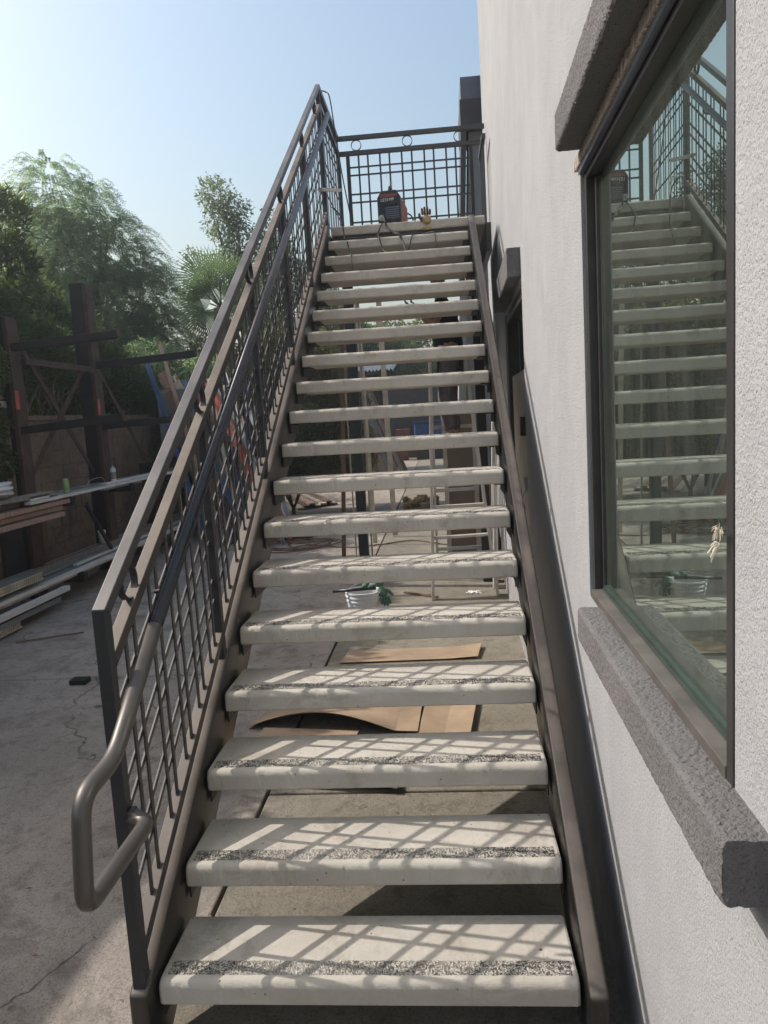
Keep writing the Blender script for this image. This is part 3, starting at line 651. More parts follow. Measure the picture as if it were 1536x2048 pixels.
MB().tube(bez([(.03, .25, .22), (.13, .27, .17), (.16, .2, .04), (.15, .1, .008)], 6), .007, 8).build('power_cord', 'black_rubber', wel, smooth=True)
fc = bpy.data.curves.new('txt', 'FONT'); fc.body = 'LE31MP'; fc.size = .036; fc.extrude = .0006; fc.align_x = 'CENTER'
fo = bpy.data.objects.new('txt', fc); C.objects.link(fo); bpy.context.view_layer.update()
tm = bpy.data.meshes.new_from_object(fo.evaluated_get(bpy.context.evaluated_depsgraph_get())); bpy.data.objects.remove(fo)
tm.materials.clear(); tm.materials.append(MATS['letter_white'])
lo_ = put('lettering', tm, wel); lo_.matrix_local = Matrix.Translation((-.012, -.2015, h_-.095)) @ Matrix.Rotation(math.radians(90), 4, 'X') @ Matrix.Diagonal((1, 1, 1, 1))
# little curl of wire on top
tag(MB().tube(bez([(.535, 5.08, LZ+.335), (.52, 5.05, LZ+.36), (.545, 5.07, LZ+.40), (.56, 5.06, LZ+.36), (.53, 5.03, LZ+.37), (.50, 5.05, LZ+.42), (.515, 5.05, LZ+.49)], 6), .0015, 5).build('wire_curl', 'aluminium_dull'), 'thin curl of wire standing on top of the welding machine', 'wire')
zt = lambda k: k*R_+.072
cab = bez([(.47, 4.90, LZ+.07), (.475, 4.845, LZ+.012), (.50, 4.83, LZ-.05), (.56, 4.70, zt(18)+.05), (.60, 4.585, zt(18)+.012), (.63, 4.55, zt(18)-.05), (.66, 4.42, zt(17)+.014)], 10)
tag(MB().tube(cab, .0085, 10).build('welding_cable', 'black_rubber', smooth=True), 'thick black cable running straight down the top treads from the welding machine', 'cable')
cab2 = bez([(.475, 4.86, LZ+.012), (.44, 4.82, LZ-.03), (.42, 4.66, zt(18)+.02), (.435, 4.575, zt(18)+.0), (.47, 4.535, zt(17)+.06), (.54, 4.44, zt(17)+.012), (.62, 4.43, zt(17)+.014), (.68, 4.50, zt(17)+.05), (.72, 4.60, zt(18)+.012), (.80, 4.64, zt(18)+.012), (.88, 4.60, zt(18)+.012), (.90, 4.56, zt(18)-.02), (.90, 4.50, zt(17)+.012)], 10)
tag(MB().tube(cab2, .0055, 8).build('looped_cable', 'black_rubber', smooth=True), 'thin black cable looping across the top two treads', 'cable')
cab3 = bez([(.45, 4.83, LZ-.01), (.38, 4.70, zt(18)+.012), (.30, 4.60, zt(18)+.010), (.20, 4.60, zt(18)+.010), (.12, 4.60, zt(18)+.01)], 10)
tag(MB().tube(cab3, .006, 8).build('side_cable', 'black_rubber', smooth=True), 'black cable trailing left along the top tread', 'cable')
cab4 = bez([(-.03, 4.98, ZG+.006), (.01, 5.03, ZG+.01), (.045, 5.0, ZG-.05), (.07, 5.02, ZG-.30), (.11, 5.05, ZG-.7), (.17, 5.1, LZ+.02), (.16, 5.0, LZ+.008)], 10)
tag(MB().tube(cab4, .0055, 8).build('hanging_cable', 'black_rubber', smooth=True), 'cable hanging down from the corner of the landing railing', 'cable')
cab5 = bez([(.03, 4.80, zt(18)+.33), (.10, 4.78, zt(18)+.24), (.13, 4.74, zt(18)+.06), (.15, 4.62, zt(18)+.012), (.17, 4.575, zt(18)-.03), (.205, 4.42, zt(17)+.01), (.215, 4.33, zt(17)+.01), (.225, 4.29, zt(17)-.04), (.235, 4.2, zt(16)+.01)], 8)
tag(MB().tube(cab5, .006, 8).build('draped_cable', 'black_rubber', smooth=True), 'cable draped from the steel offcut down the left end of the top treads', 'cable')
ofc = MB().bar((-.075, 4.74, 3.745), (.125, 4.80, 3.735), .045, .012).bar((-.06, 4.72, 3.729), (.11, 4.77, 3.722), .010, .022)
tag(ofc.build('steel_clamp', 'aluminium_dull', bevel=.002), 'pale metal clamp lying across the railing at the top left of the stair', 'clamp')

# gloves: palm and five fingers each
def glove(name, origin, rot, mats, scale=1.0, curl=.2, spread=.12, label='', cat='glove', thumb=1, bend=None, parent=None):
    o = thing(name, label, cat, origin) if parent is None else None
    if parent is None: o.rotation_euler = rot; o.scale = (scale,)*3
    root = o if parent is None else parent
    def skin(verts, edges, radii, nm, mat):
        me = bpy.data.meshes.new(nm); me.from_pydata(verts, edges, []); ob = put(nm, me, root)
        sk = ob.modifiers.new('s', 'SKIN'); sk.use_smooth_shade = True
        for v, r in zip(me.skin_vertices[0].data, radii): v.radius = r
        me.skin_vertices[0].data[0].use_root = True
        ss = ob.modifiers.new('ss', 'SUBSURF'); ss.levels = ss.render_levels = 1; me.materials.append(MATS[mat]); return ob
    v = [(0, 0, 0), (0, .05, .004), (0, .09, .006)]; skin(v, [(0, 1), (1, 2)], [(.044, .020), (.047, .020), (.046, .017)], 'palm', mats[0])
    for i, (x, L) in enumerate(((-.034, .070), (-.012, .082), (.011, .077), (.033, .060))):
        a = x*spread*20; p0 = Vector((x, .085, .006)); d = Vector((math.sin(a), math.cos(a), 0)); pts = [p0]; ang = 0
        for s in range(3): ang += curl*(1.2 if s else .6); pts.append(pts[-1]+Vector((d.x*math.cos(ang), d.y*math.cos(ang), math.sin(ang)))*L/3)
        skin([tuple(q) for q in pts], [(0, 1), (1, 2), (2, 3)], [(.0125,)*2, (.0125,)*2, (.0118,)*2, (.0105,)*2], 'finger', mats[1])
    s = thumb; skin([(s*-.03, .03, .0), (s*-.058, .055, .010), (s*-.066, .082, .020), (s*-.064, .105, .026)], [(0, 1), (1, 2), (2, 3)], [(.016,)*2, (.015,)*2, (.0135,)*2, (.0115,)*2], 'thumb', mats[1])
    skin([(0, .0, 0), (0, -.03, 0), (0, -.055, 0)], [(0, 1), (1, 2)], [(.042, .020), (.046, .024), (.052, .028)], 'cuff', mats[0])
    return o
glove('work_glove', (.835, 4.842, LZ-.045), (math.radians(78), 0, math.radians(4)), ('glove_tan', 'glove_brown'), .92, .12, .12, 'brown and tan leather work glove hanging over the top step edge')

# ------------------------------------------------------------------ things on the ground under the stair
def sheet(name, pts, nx, ny, zf, mat, label, th=.004, cat='cardboard', group=None):
    """four corner (x,y) sheet with height function zf(u,v), given thickness"""
    P = [Vector((*p, 0)) for p in pts]; mb = MB(); V = []
    for j in range(ny+1):
        for i in range(nx+1):
            u, v = i/nx, j/ny; p = P[0]*(1-u)*(1-v)+P[1]*u*(1-v)+P[2]*u*v+P[3]*(1-u)*v; V.append((p.x, p.y, zf(u, v)))
    n = len(V); V2 = [(x, y, z+th) for x, y, z in V]; F = []
    for j in range(ny):
        for i in range(nx):
            a = j*(nx+1)+i; q = (a, a+1, a+nx+2, a+nx+1); F.append(tuple(k+n for k in q)); F.append(q[::-1])
    rim = [i for i in range(nx+1)]+[j*(nx+1)+nx for j in range(1, ny+1)]+[ny*(nx+1)+i for i in range(nx-1, -1, -1)]+[j*(nx+1) for j in range(ny-1, 0, -1)]
    mb.add(V+V2, F); mb.add(V+V2, [(rim[k], rim[(k+1) % len(rim)], rim[(k+1) % len(rim)]+n, rim[k]+n) for k in range(len(rim))], 1)
    o = mb.build(name, [mat, 'cardboard_edge']); return tag(o, label, cat, group)
sheet('cardboard_sheet', [(-.36, 2.30), (.66, 2.13), (.68, 2.62), (-.26, 2.62)], 24, 8, lambda u, v: .012+.10*(1-v)**2*max(0, math.sin(min(1, u*1.15)*math.pi))**1.0+.02*u, 'cardboard', 'cardboard sheet with its near edge curling up behind the fourth tread')
sheet('cardboard_sheet', [(.66, 2.10), (.95, 2.08), (1.02, 2.66), (.70, 2.66)], 8, 8, lambda u, v: .010+.03*abs(u-.5), 'cardboard', 'flat folded cardboard flap to the right of the curled sheet')
sheet('cardboard_sheet', [(-.27, 2.12), (.30, 1.98), (.32, 2.2), (-.25, 2.27)], 10, 4, lambda u, v: .006+.01*v, 'cardboard', 'narrow cardboard strip lying in front of the curled sheet')
sheet('cardboard_sheet', [(-.06, 1.60), (.58, 1.50), (.62, 1.80), (-.02, 1.92)], 16, 5, lambda u, v: .012+.045*(1-v)*math.sin(math.pi*(.2+.7*u)), 'cardboard', 'cardboard sheet lying under the gap above the third tread')
sheet('cardboard_sheet', [(.04, 3.42), (1.06, 3.44), (1.10, 3.72), (.08, 3.70)], 16, 4, lambda u, v: .008+.05*max(0, u-.8)*(1+v), 'cardboard', 'pale cardboard sheet lying under the gap above the fifth tread')
# bucket
bk = thing('plastic_bucket', 'white plastic bucket with ribbed rim standing under the stair', 'bucket', (.166, 4.21, 0))
MB().lathe([(.125, .0), (.130, .004), (.145, .285), (.151, .286), (.151, .296), (.146, .299), (.147, .318), (.154, .319), (.154, .330), (.148, .333), (.149, .352), (.157, .353), (.157, .366), (.147, .367), (.143, .35), (.122, .01)], (0, 0, 0), 40).build('body', 'white_plastic', bk, smooth=False)
MB().tube(bez([(-.158, 0, .325), (-.14, .09, .365), (0, .15, .40), (.14, .09, .365), (.158, 0, .325)], 8), .0035, 6).build('handle', 'aluminium_dull', bk, smooth=True)
for s in (-1, 1): MB().lathe([(.014, 0), (.014, .008), (.006, .011)], (0, 0, 0), 12).build('handle_boss', 'white_plastic', bk).matrix_local = Matrix.Translation((s*.152, 0, .325)) @ Matrix.Rotation(math.radians(90*s), 4, 'Y')
pt = MB().lathe([(.013, 0), (.013, .36)], (0, 0, 0), 14); pp = pt.build('black_pipe', 'black_plastic', smooth=True); pp.matrix_local = Matrix.Translation((-.085, 4.13, .384)) @ Matrix.Rotation(math.radians(88), 4, 'Y'); tag(pp, 'short black pipe lying across the top of the white bucket', 'pipe')
glove('green_glove', (.20, 4.26, .395), (math.radians(5), math.radians(8), math.radians(-100)), ('glove_green', 'glove_green'), 1.05, .30, .16, 'green work glove flat on top of the white bucket')
glove('green_glove', (.305, 4.19, .392), (math.radians(-58), 0, math.radians(-140)), ('glove_green', 'glove_green'), 1.05, -.15, .16, 'green work glove hanging over the right rim of the white bucket')
tag(MB().bar((.42, 5.55, .012), (.76, 5.30, .012), .022, .018).build('wood_strip', 'timber_brown', bevel=.002), 'thin brown strip of wood on the ground right of the bucket', 'wood strip')
# crumpled plastic near the ladder foot
cb_ = bmesh.new(); bmesh.ops.create_icosphere(cb_, subdivisions=3, radius=.05)
for v in cb_.verts: v.co = Vector((v.co.x*1.6, v.co.y, max(0, v.co.z*.5)))*random.uniform(.7, 1.2)
me = bpy.data.meshes.new('w'); cb_.to_mesh(me); cb_.free(); me.materials.append(MATS['white_plastic']); o = put('plastic_wrap', me); o.location = (1.12, 5.45, .0); tag(o, 'crumpled clear plastic wrap near the right ladder foot', 'plastic wrap')
# hose tangle
hose = []
for i in range(150):
    a = i*.23; r = .42+.16*math.sin(i*.11)+.05*math.sin(i*.7); hose.append((-1.28+r*math.cos(a)+.12*math.sin(i*.05), 8.75+r*.85*math.sin(a)+.10*math.cos(i*.04), .012+.00012*i))
hose += bez([hose[-1], (-.55, 8.4, .012), (-.1, 8.45, .012), (.4, 8.7, .012), (.9, 8.25, .012), (1.15, 8.6, .012)], 8)
tag(MB().tube(hose, .009, 6).build('extension_hose', 'timber_brown', smooth=True), 'long brown hose tangled on the ground behind the stair', 'hose')
# coir roll
cr = MB(); 
for t_ in range(16):
    a0 = t_/16*math.pi*2; cr.tube([( .42+.30*math.cos(a), 12.3+.22*math.sin(a)*.9, .07+.045*(t_ % 4)) for a in [a0+k*.13 for k in range(6)]], .055, 8)
tag(cr.build('coir_roll', 'coir', smooth=True), 'shaggy tan coil of coir rope on the ground beyond the ladder', 'rope coil')
# black box on the left slab
tag(MB().box(-1.895, -1.775, 3.145, 3.235, 0, .034).box(-1.882, -1.79, 3.157, 3.223, .0341, .037).build('black_box', 'black_plastic', bevel=.004), 'small flat black box lying alone on the concrete left of the stair', 'box')

# stepladder
lad = thing('stepladder', 'tall pale grey stepladder standing behind the stair', 'ladder', (1.02, 5.5, 0))
F0, F1 = Vector((.715, 5.24, 0)), Vector((1.345, 5.33, 0)); T0, T1 = Vector((.80, 5.52, 2.36)), Vector((1.13, 5.56, 2.36))
B0, B1 = Vector((.76, 6.25, 0)), Vector((1.36, 6.3, 0))
L = lad.location
for a, b in ((F0, T0), (F1, T1)): MB().bar(a-L, b-L, .030, .075, up=(0, 1, 0)).build('front_rail', 'ladder_grey', lad, bevel=.003)
for a, b in ((B0, T0+Vector((0, .06, 0))), (B1, T1+Vector((0, .06, 0)))): MB().bar(a-L, b-L, .022, .045, up=(0, 1, 0)).build('rear_leg', 'aluminium_dull', lad, bevel=.002)
for i in range(1, 8):
    t_ = i*.126; a, b = F0.lerp(T0, t_)-L, F1.lerp(T1, t_)-L; MB().bar(a+Vector((.01, .01, 0)), b+Vector((-.01, .01, 0)), .085, .022, up=(0, 0, 1)).build('step', 'ladder_grey', lad, bevel=.003)
for i in (1, 3, 5):
    t_ = i*.14; a, b = B0.lerp(T0, t_)-L, B1.lerp(T1, t_)-L; MB().bar(a, b, .02, .035).build('rear_brace', 'aluminium_dull', lad)
MB().box(.77-L.x, 1.16-L.x, 5.49-L.y, 5.64-L.y, 2.36, 2.40).build('top_cap', 'black_plastic', lad, bevel=.008)
for a, s in ((F0, 1), (F1, -1)): MB().bar(a-L+Vector((s*.0, 0, .30)), a-L+Vector((s*.10, .03, .43)), .016, .025).build('foot_brace', 'ladder_grey', lad)

# worker on the ladder
def skinmesh(name, verts, edges, radii, mat, parent, sub=2):
    me = bpy.data.meshes.new(name); me.from_pydata([tuple(v) for v in verts], edges, []); ob = put(name, me, parent)
    sk = ob.modifiers.new('s', 'SKIN'); sk.use_smooth_shade = True
    for v, r in zip(me.skin_vertices[0].data, radii): v.radius = (r, r) if not isinstance(r, tuple) else r
    me.skin_vertices[0].data[0].use_root = True
    ss = ob.modifiers.new('ss', 'SUBSURF'); ss.levels = ss.render_levels = sub; me.materials.append(MATS[mat]); return ob
wk = thing('person', 'worker in dark shirt, grey trousers and tan boots standing on the stepladder under the landing', 'person', (.96, 5.62, 0))
# profile facing -x, feet on a step at z 1.49
zf = 1.50
vb = [(.03, .03, zf+.86), (.02, .03, zf+.98), (.0, .03, zf+1.15), (-.02, .03, zf+1.33), (-.03, .03, zf+1.42), (-.04, .03, zf+1.50), (-.055, .03, zf+1.585), (-.06, .03, zf+1.66),
      (-.02, -.13, zf+1.35), (-.10, -.17, zf+1.13), (-.24, -.13, zf+1.28), (-.31, -.12, zf+1.34), (-.02, .19, zf+1.35), (-.10, .24, zf+1.13), (-.22, .20, zf+1.28), (-.29, .18, zf+1.34),
      (.03, -.06, zf+.80), (-.04, -.07, zf+.45), (-.01, -.07, zf+.10), (.03, .12, zf+.80), (.02, .13, zf+.45), (.06, .13, zf+.10)]
eb = [(0, 1), (1, 2), (2, 3), (3, 4), (4, 5), (5, 6), (6, 7), (3, 8), (8, 9), (9, 10), (10, 11), (3, 12), (12, 13), (13, 14), (14, 15), (0, 16), (16, 17), (17, 18), (0, 19), (19, 20), (20, 21)]
rb = [(.12, .15), (.11, .14), (.12, .155), (.11, .14), .055, .058, .085, .075, .055, .042, .034, .030, .055, .042, .034, .030, .088, .060, .042, .088, .060, .042]
skinmesh('body', vb, eb, rb, 'skin', wk)
skinmesh('shirt', [vb[i] for i in (0, 1, 2, 3)]+[vb[8], ((vb[8][0]+vb[9][0])/2, -.155, zf+1.22), vb[12], ((vb[12][0]+vb[13][0])/2, .225, zf+1.22)], [(0, 1), (1, 2), (2, 3), (3, 4), (4, 5), (3, 6), (6, 7)], [(.135, .165), (.125, .155), (.135, .17), (.125, .155), .068, .058, .068, .058], 'cloth_navy', wk)
skinmesh('trousers', [vb[i] for i in (0, 16, 17, 18, 19, 20, 21)], [(0, 1), (1, 2), (2, 3), (0, 4), (4, 5), (5, 6)], [(.13, .155), .104, .078, .062, .104, .078, .062], 'cloth_trouser', wk)
for yy, xx in ((-.07, -.01), (.13, .06)):
    skinmesh('boot', [(xx+.02, yy, zf+.16), (xx+.02, yy, zf+.055), (xx-.08, yy, zf+.045), (xx-.17, yy, zf+.035)], [(0, 1), (1, 2), (2, 3)], [.056, (.052, .055), (.044, .042), (.038, .033)], 'boot_tan', wk)
skinmesh('cap', [(-.055, .03, zf+1.66), (-.06, .03, zf+1.70), (-.15, .03, zf+1.665)], [(0, 1), (0, 2)], [(.10, .09), (.085, .08), (.05, .012)], 'cloth_navy', wk)
for k, (hx, hy) in enumerate(((-.31, -.12), (-.29, .18))):
    for f in range(4):
        b_ = Vector((hx-.03, hy-.03+f*.018, zf+1.345)); skinmesh('finger', [b_, b_+Vector((-.03, 0, .02)), b_+Vector((-.035, 0, .045))], [(0, 1), (1, 2)], [.010, .009, .008], 'skin', wk, 1)
    b_ = Vector((hx, hy-.03, zf+1.35)); skinmesh('thumb', [b_, b_+Vector((-.005, -.02, .03)), b_+Vector((-.02, -.015, .05))], [(0, 1), (1, 2)], [.012, .010, .009], 'skin', wk, 1)
for s in (-1, 1): skinmesh('ear', [(-.05, .03+s*.082, zf+1.60), (-.045, .03+s*.092, zf+1.63)], [(0, 1)], [.014, .012], 'skin', wk, 1)
skinmesh('nose', [(-.135, .03, zf+1.60), (-.155, .03, zf+1.585)], [(0, 1)], [.014, .012], 'skin', wk, 1)

# leaning things round the column
def plank(a, b, w, h, mat, label, cat='plank', group=None, up=(0, 0, 1), name='plank'):
    c = (Vector(a)+Vector(b))/2; mb = MB().bar(Vector(a)-c, Vector(b)-c, w, h, up=up); o = mb.build(name, mat); o.location = c; return tag(o, label, cat, group)
plank((-.30, 6.35, .02), (-.10, 6.12, 2.95), .045, .022, 'timber_brown', 'brown board leaning against the left of the landing column', up=(0, 1, 0))
plank((-.16, 6.5, .015), (-.125, 6.14, 3.05), .016, .016, 'timber_pale', 'thin pale stick leaning beside the landing column', 'stick', up=(0, 1, 0), name='stick')
plank((.02, 6.5, .015), (.065, 6.12, 3.1), .02, .016, 'panel_beige', 'thin beige strip standing right of the landing column', 'strip', up=(0, 1, 0), name='strip')
plank((-.14, 8.6, .02), (-.17, 8.3, 3.5), .06, .04, 'timber_pale', 'rough pale timber stud standing left of the landing column', 'timber', up=(0, 1, 0))
plank((.11, 9.2, .02), (.08, 8.9, 3.6), .075, .03, 'timber_pale', 'wide pale board standing right of the landing column', 'board', up=(0, 1, 0), name='board')
cols = ['sheet_grey', 'timber_grey', 'timber_brown', 'timber_grey', 'timber_pink', 'sheet_grey', 'timber_brown', 'timber_grey', 'timber_grey', 'timber_brown']
for i, m_ in enumerate(cols):
    plank((-1.05+i*.11+random.uniform(-.02, .02), 18.2+i*.05, .02), (-1.95+i*.085, 18.9, 3.3-.06*i+random.uniform(-.3, .2)), .11, .03, m_, 'long weathered board in the stack leaning against the dark shed', 'board', 'boards leaning against the dark shed', up=(0, 1, 0), name='board')
for i in range(7):
    plank((-3.3+i*.16, 16.6-i*.1, .03+.03*(i % 3)), (-2.05+i*.10, 13.1+i*.1, .03+.03*(i % 3)), .13, .03, ['timber_pale', 'timber_brown', 'timber_pink', 'timber_grey'][i % 4], 'board in the low pile on the ground left of the column', 'board', 'boards lying on the ground behind the stair', name='board')
# boards at the wall foot
for i in range(5):
    y = 5.35+i*.27; xw = 1.328+.0217*y
    plank((xw-.10-.02*(i % 2), y, .0), (xw-.025, y+.04, 2.62-.22*i), .07, .018, 'paint_white', 'white trim board leaning on the wall below the landing', 'trim board', 'white trim boards leaning on the wall', up=(1, 0, 0), name='trim_board')
ob = sheet('curved_panel', [(1.18, 6.25), (1.36, 6.30), (1.36, 6.32), (1.18, 6.27)], 2, 1, lambda u, v: 0, 'timber_brown', 'x'); bpy.data.objects.remove(ob)
cp = MB(); 
for i in range(10):
    z0_, z1_ = .08*i+.25, .08*(i+1)+.25; fx = lambda z: 1.34-.06*math.sin((z-.25)*1.9); 
    cp.add([(fx(z0_), 6.2, z0_), (fx(z0_)+.14, 6.26, z0_), (fx(z1_)+.14, 6.26, z1_), (fx(z1_), 6.2, z1_), (fx(z0_), 6.215, z0_), (fx(z0_)+.14, 6.275, z0_), (fx(z1_)+.14, 6.275, z1_), (fx(z1_), 6.215, z1_)], [(0,1,2,3),(7,6,5,4),(0,3,7,4),(1,5,6,2),(3,2,6,7),(0,4,5,1)])
tag(cp.build('curved_board', 'timber_pink'), 'curved brown board leaning by the wall behind the ladder', 'board')
dr = thing('spare_door', 'brown door panel with pale frame leaning behind the ladder', 'door', (.88, 7.25, 0))
MB().box(.05, .36, 0, .03, .06, 1.78).build('door_panel', 'door_brown', dr)
MB().box(0, .048, -.006, .036, 0, 1.84).build('stile', 'panel_beige', dr); MB().box(.362, .41, -.006, .036, 0, 1.84).build('stile', 'panel_beige', dr)
MB().box(.05, .36, -.006, .036, 1.782, 1.84).build('top_stile', 'panel_beige', dr)

# ------------------------------------------------------------------ far backdrop: shed, workshop, bin
sh = thing('dark_shed', 'long dark timber shed at the back of the yard', 'shed', (-3, 20, 0))
for i in range(28):
    x = -6.2+i*.2; local(MB().box(x, x+.188, 19.6+random.uniform(-.01, .01), 19.64, -.02, 3.0), sh).build('plank', 'shed_dark', sh)
local(MB().box(-6.2, -.62, 19.66, 23, -.02, 2.95), sh).build('wall', 'shed_dark', sh)
rf = MB()
for i in range(60):
    x = -6.4+i*.1; rf.add([(x, 19.3, 3.05), (x+.05, 19.3, 3.13), (x+.1, 19.3, 3.05), (x, 23.2, 3.6), (x+.05, 23.2, 3.68), (x+.1, 23.2, 3.6)], [(0, 1, 4, 3), (1, 2, 5, 4)])
local(rf, sh).build('roof', 'roof_sheet', sh)['kind'] = 'stuff'
for i in range(3):
    x = -2.9+i*.26; local(quad_prism_y(MB(), [(x-.13, 3.72), (x-.1, 3.74), (x, 3.88), (x+.1, 3.74), (x+.13, 3.72), (x, 3.92)][0:5], 18.9, 19.25), sh).build('ridge_tile', 'roof_sheet', sh)
ws_ = thing('workshop', 'dark open workshop far behind the stair', 'building', (1.5, 31, 0))
local(MB().box(-4.6, 6, 30.2, 34, -.04, 4.2), ws_).build('wall', 'shed_dark', ws_)
local(MB().box(-.55, 5.9, 30.1, 30.18, .02, .55), ws_).build('kick_wall', 'shed_brown', ws_)
bn = thing('blue_bin', 'blue ribbed storage bin far behind the stair', 'bin', (.55, 28.6, 0))
MB().box(-.75, .75, -.5, .5, .45, 1.45).build('body', 'blue_paint', bn, bevel=.04)
for i in range(9): MB().box(-.70+i*.165, -.64+i*.165, -.54, -.502, .5, 1.38).build('rib', 'blue_paint', bn)
MB().box(-.8, .8, -.55, .55, 1.45, 1.53).build('rim', 'blue_navy', bn)
MB().box(-.7, .7, -.45, .45, 0, .45).build('stand', 'shed_dark', bn)
tag(MB().box(-1.6, -.4, 28.2, 28.9, .9, 1.25).box(-1.5, -.5, 28.3, 28.8, 0, .9).build('red_crate', 'timber_red'), 'reddish crate on a bench left of the blue bin', 'crate')

# ------------------------------------------------------------------ retaining wall of blocks
rw = thing('retaining_wall', 'brown concrete block retaining wall behind the storage rack', 'wall', (-4.3, 4, 0))
bme = MB().box(.0, .19, .004, .396, .003, .197).mesh('block', 'block_concrete')
for r in range(10):
    for i in range(24):
        y = 3.4+i*.4+(.2 if r % 2 else 0)
        if 6.15 < y+.2 < 6.95 and r < 5: continue
        b = put('block', bme, rw, .004); b.location = (-.09+random.uniform(-.004, .004), y-4, r*.2)
MB().box(-.08, .085, -9.9, 9.4, -.02, 2.0).build('mortar_core', 'block_concrete', rw)
MB().box(-.11, .125, -.6, 9.4, 2.002, 2.06).build('coping', 'block_concrete', rw)
MB().box(.108, .112, 2.2, 2.9, .05, .98).build('opening_shade_sheet', 'shed_dark', rw)  # thin dark sheet; the shade of the opening is put into its colour
MB().box(.10, .20, 2.92, 3.04, .0, 1.02).build('opening_post', 'timber_brown', rw)

# ------------------------------------------------------------------ cantilever storage rack
rk = thing('storage_rack', 'rusty cantilever steel rack loaded with trim and boards', 'rack', (-3.75, 7, 0))
def rbox(name, x0, x1, y0, y1, z0, z1, mat): return local(MB().box(x0, x1, y0, y1, z0, z1), rk).build(name, mat, rk, bevel=.004)
for y, x0, x1, top in ((6.0, -3.80, -3.73, 3.1), (7.6, -3.75, -3.57, 3.70), (9.4, -3.82, -3.6, 1.3), (4.3, -3.88, -3.74, 3.3), (11.0, -3.8, -3.6, 1.3)):
    rbox('column', x0, x1, y-.02, y+.12, 0, top, 'dark_steel')
    rbox('column_flange', x1+.001, x1+.05, y-.05, y+.16, 0, top-.02, 'rust_steel')
    for z, xe in ((.17, -3.15), (1.02, -3.2)): rbox('arm', x1+.052, xe, y, y+.08, z, z+.10, 'dark_steel')
for z0_, y, xa, xb, dz in ((2.76, 5.98, -3.70, -2.50, .07), (1.87, 5.98, -3.70, -2.53, .08), (2.66, 7.6, -3.515, -2.20, .07), (1.88, 7.6, -3.515, -2.60, .04)):
    mb = MB().bar((xa, y+.04, z0_), (xb, y+.04, z0_+dz), .07, .085); local(mb, rk).build('arm', 'dark_steel', rk, bevel=.003)
    mb = MB().box(xb-.004, xb+.006, y-.0, y+.08, z0_+dz-.03, z0_+dz+.07); local(mb, rk).build('arm_end', 'rust_steel', rk)
for a, b in (((-3.72, 6.1, 2.95), (-3.66, 7.55, 1.30)), ((-3.72, 6.1, 1.30), (-3.66, 7.55, 2.62)), ((-3.66, 7.7, 2.9), (-3.66, 9.35, 1.3))):
    local(MB().bar(a, b, .012, .065), rk).build('brace', 'rust_steel', rk)
local(MB().bar((-3.6, 6.1, 2.62), (-3.5, 7.55, 2.60), .02, .07), rk).build('brace', 'rust_steel', rk)
local(MB().bar((-3.22, 6.35, 1.0), (-3.30, 7.05, .36), .03, .045), rk).build('brace', 'dark_steel', rk)
for (x, y, z) in ((-3.519, 7.6, 1.98), (-3.679, 6.0, 2.05)): rbox('paint_mark', x, x+.004, y-.052, y+.02, z+.05, z+.25, 'orange_paint')
# goods on the rack
def run(x, y0, y1, z, w, h, mat, label, dx=0.0, cat='board', group=None, name='board', tilt=0): 
    return plank((x, y0, z+h/2), (x+dx, y1, z+h/2+tilt), w, h, mat, label, cat, group, name=name)
G1 = 'long trim boards on the lowest rack shelf'; G2 = 'long trim strips on the middle rack shelf'
lay = [(-3.22, 3.2, 9.6, .285, .07, .035, 'paint_white'), (-3.24, 3.1, 8.9, .245, .05, .03, 'timber_pale'), (-3.33, 4.6, 10.5, .30, .11, .03, 'sheet_grey'), (-3.45, 4.9, 9.9, .31, .10, .035, 'timber_grey'),
       (-3.56, 3.9, 10.8, .30, .09, .04, 'paint_white'), (-3.68, 4.2, 10.9, .30, .10, .05, 'timber_grey'), (-3.40, 3.4, 6.6, .345, .12, .02, 'sheet_grey'), (-3.60, 6.0, 9.0, .345, .08, .02, 'timber_brown'),
       (-3.52, 5.2, 11.5, .352, .06, .03, 'timber_grey'), (-3.30, 6.1, 10.9, .335, .05, .018, 'paint_white')]
for i, (x, y0, y1, z, w, h, m_) in enumerate(lay):
    run(x, y0, y1, z, w, h, m_, 'long trim board lying along the lowest rack shelf', random.uniform(-.04, .04), group=G1, name='trim_board', cat='trim board')
run(-3.15, 3.0, 5.6, .17, .06, .05, 'paint_white', 'short white trim board sticking out below the lowest shelf', name='trim_board', cat='trim board')
run(-3.20, 2.9, 5.45, .09, .10, .05, 'sheet_grey', 'grey board hanging lowest under the rack shelf', name='trim_board', cat='trim board')
lay = [(-3.24, 5.2, 11.6, 1.13, .07, .025, 'paint_white'), (-3.34, 5.9, 9.3, 1.13, .10, .03, 'aluminium_dull'), (-3.46, 5.0, 10.2, 1.13, .09, .02, 'timber_grey'), (-3.58, 4.8, 10.8, 1.13, .09, .03, 'sheet_grey'), (-3.30, 7.0, 8.6, 1.162, .08, .018, 'paint_white'), (-3.27, 6.9, 8.0, 1.10, .05, .02, 'aluminium_dull')]
for i, (x, y0, y1, z, w, h, m_) in enumerate(lay):
    run(x, y0, y1, z, w, h, m_, 'long trim strip lying along the middle rack shelf', random.uniform(-.03, .03), group=G2, name='trim_strip', cat='trim strip')
for k, (zz, xx, yy) in enumerate(((1.06, -3.33, 4.3), (1.00, -3.37, 4.2), (.94, -3.30, 4.1))):
    run(xx, yy, yy+1.7, zz, .22, .045, 'timber_pink', ['topmost', 'middle', 'lowest'][k]+' of the three pinkish boards at the left end of the rack', name='board')
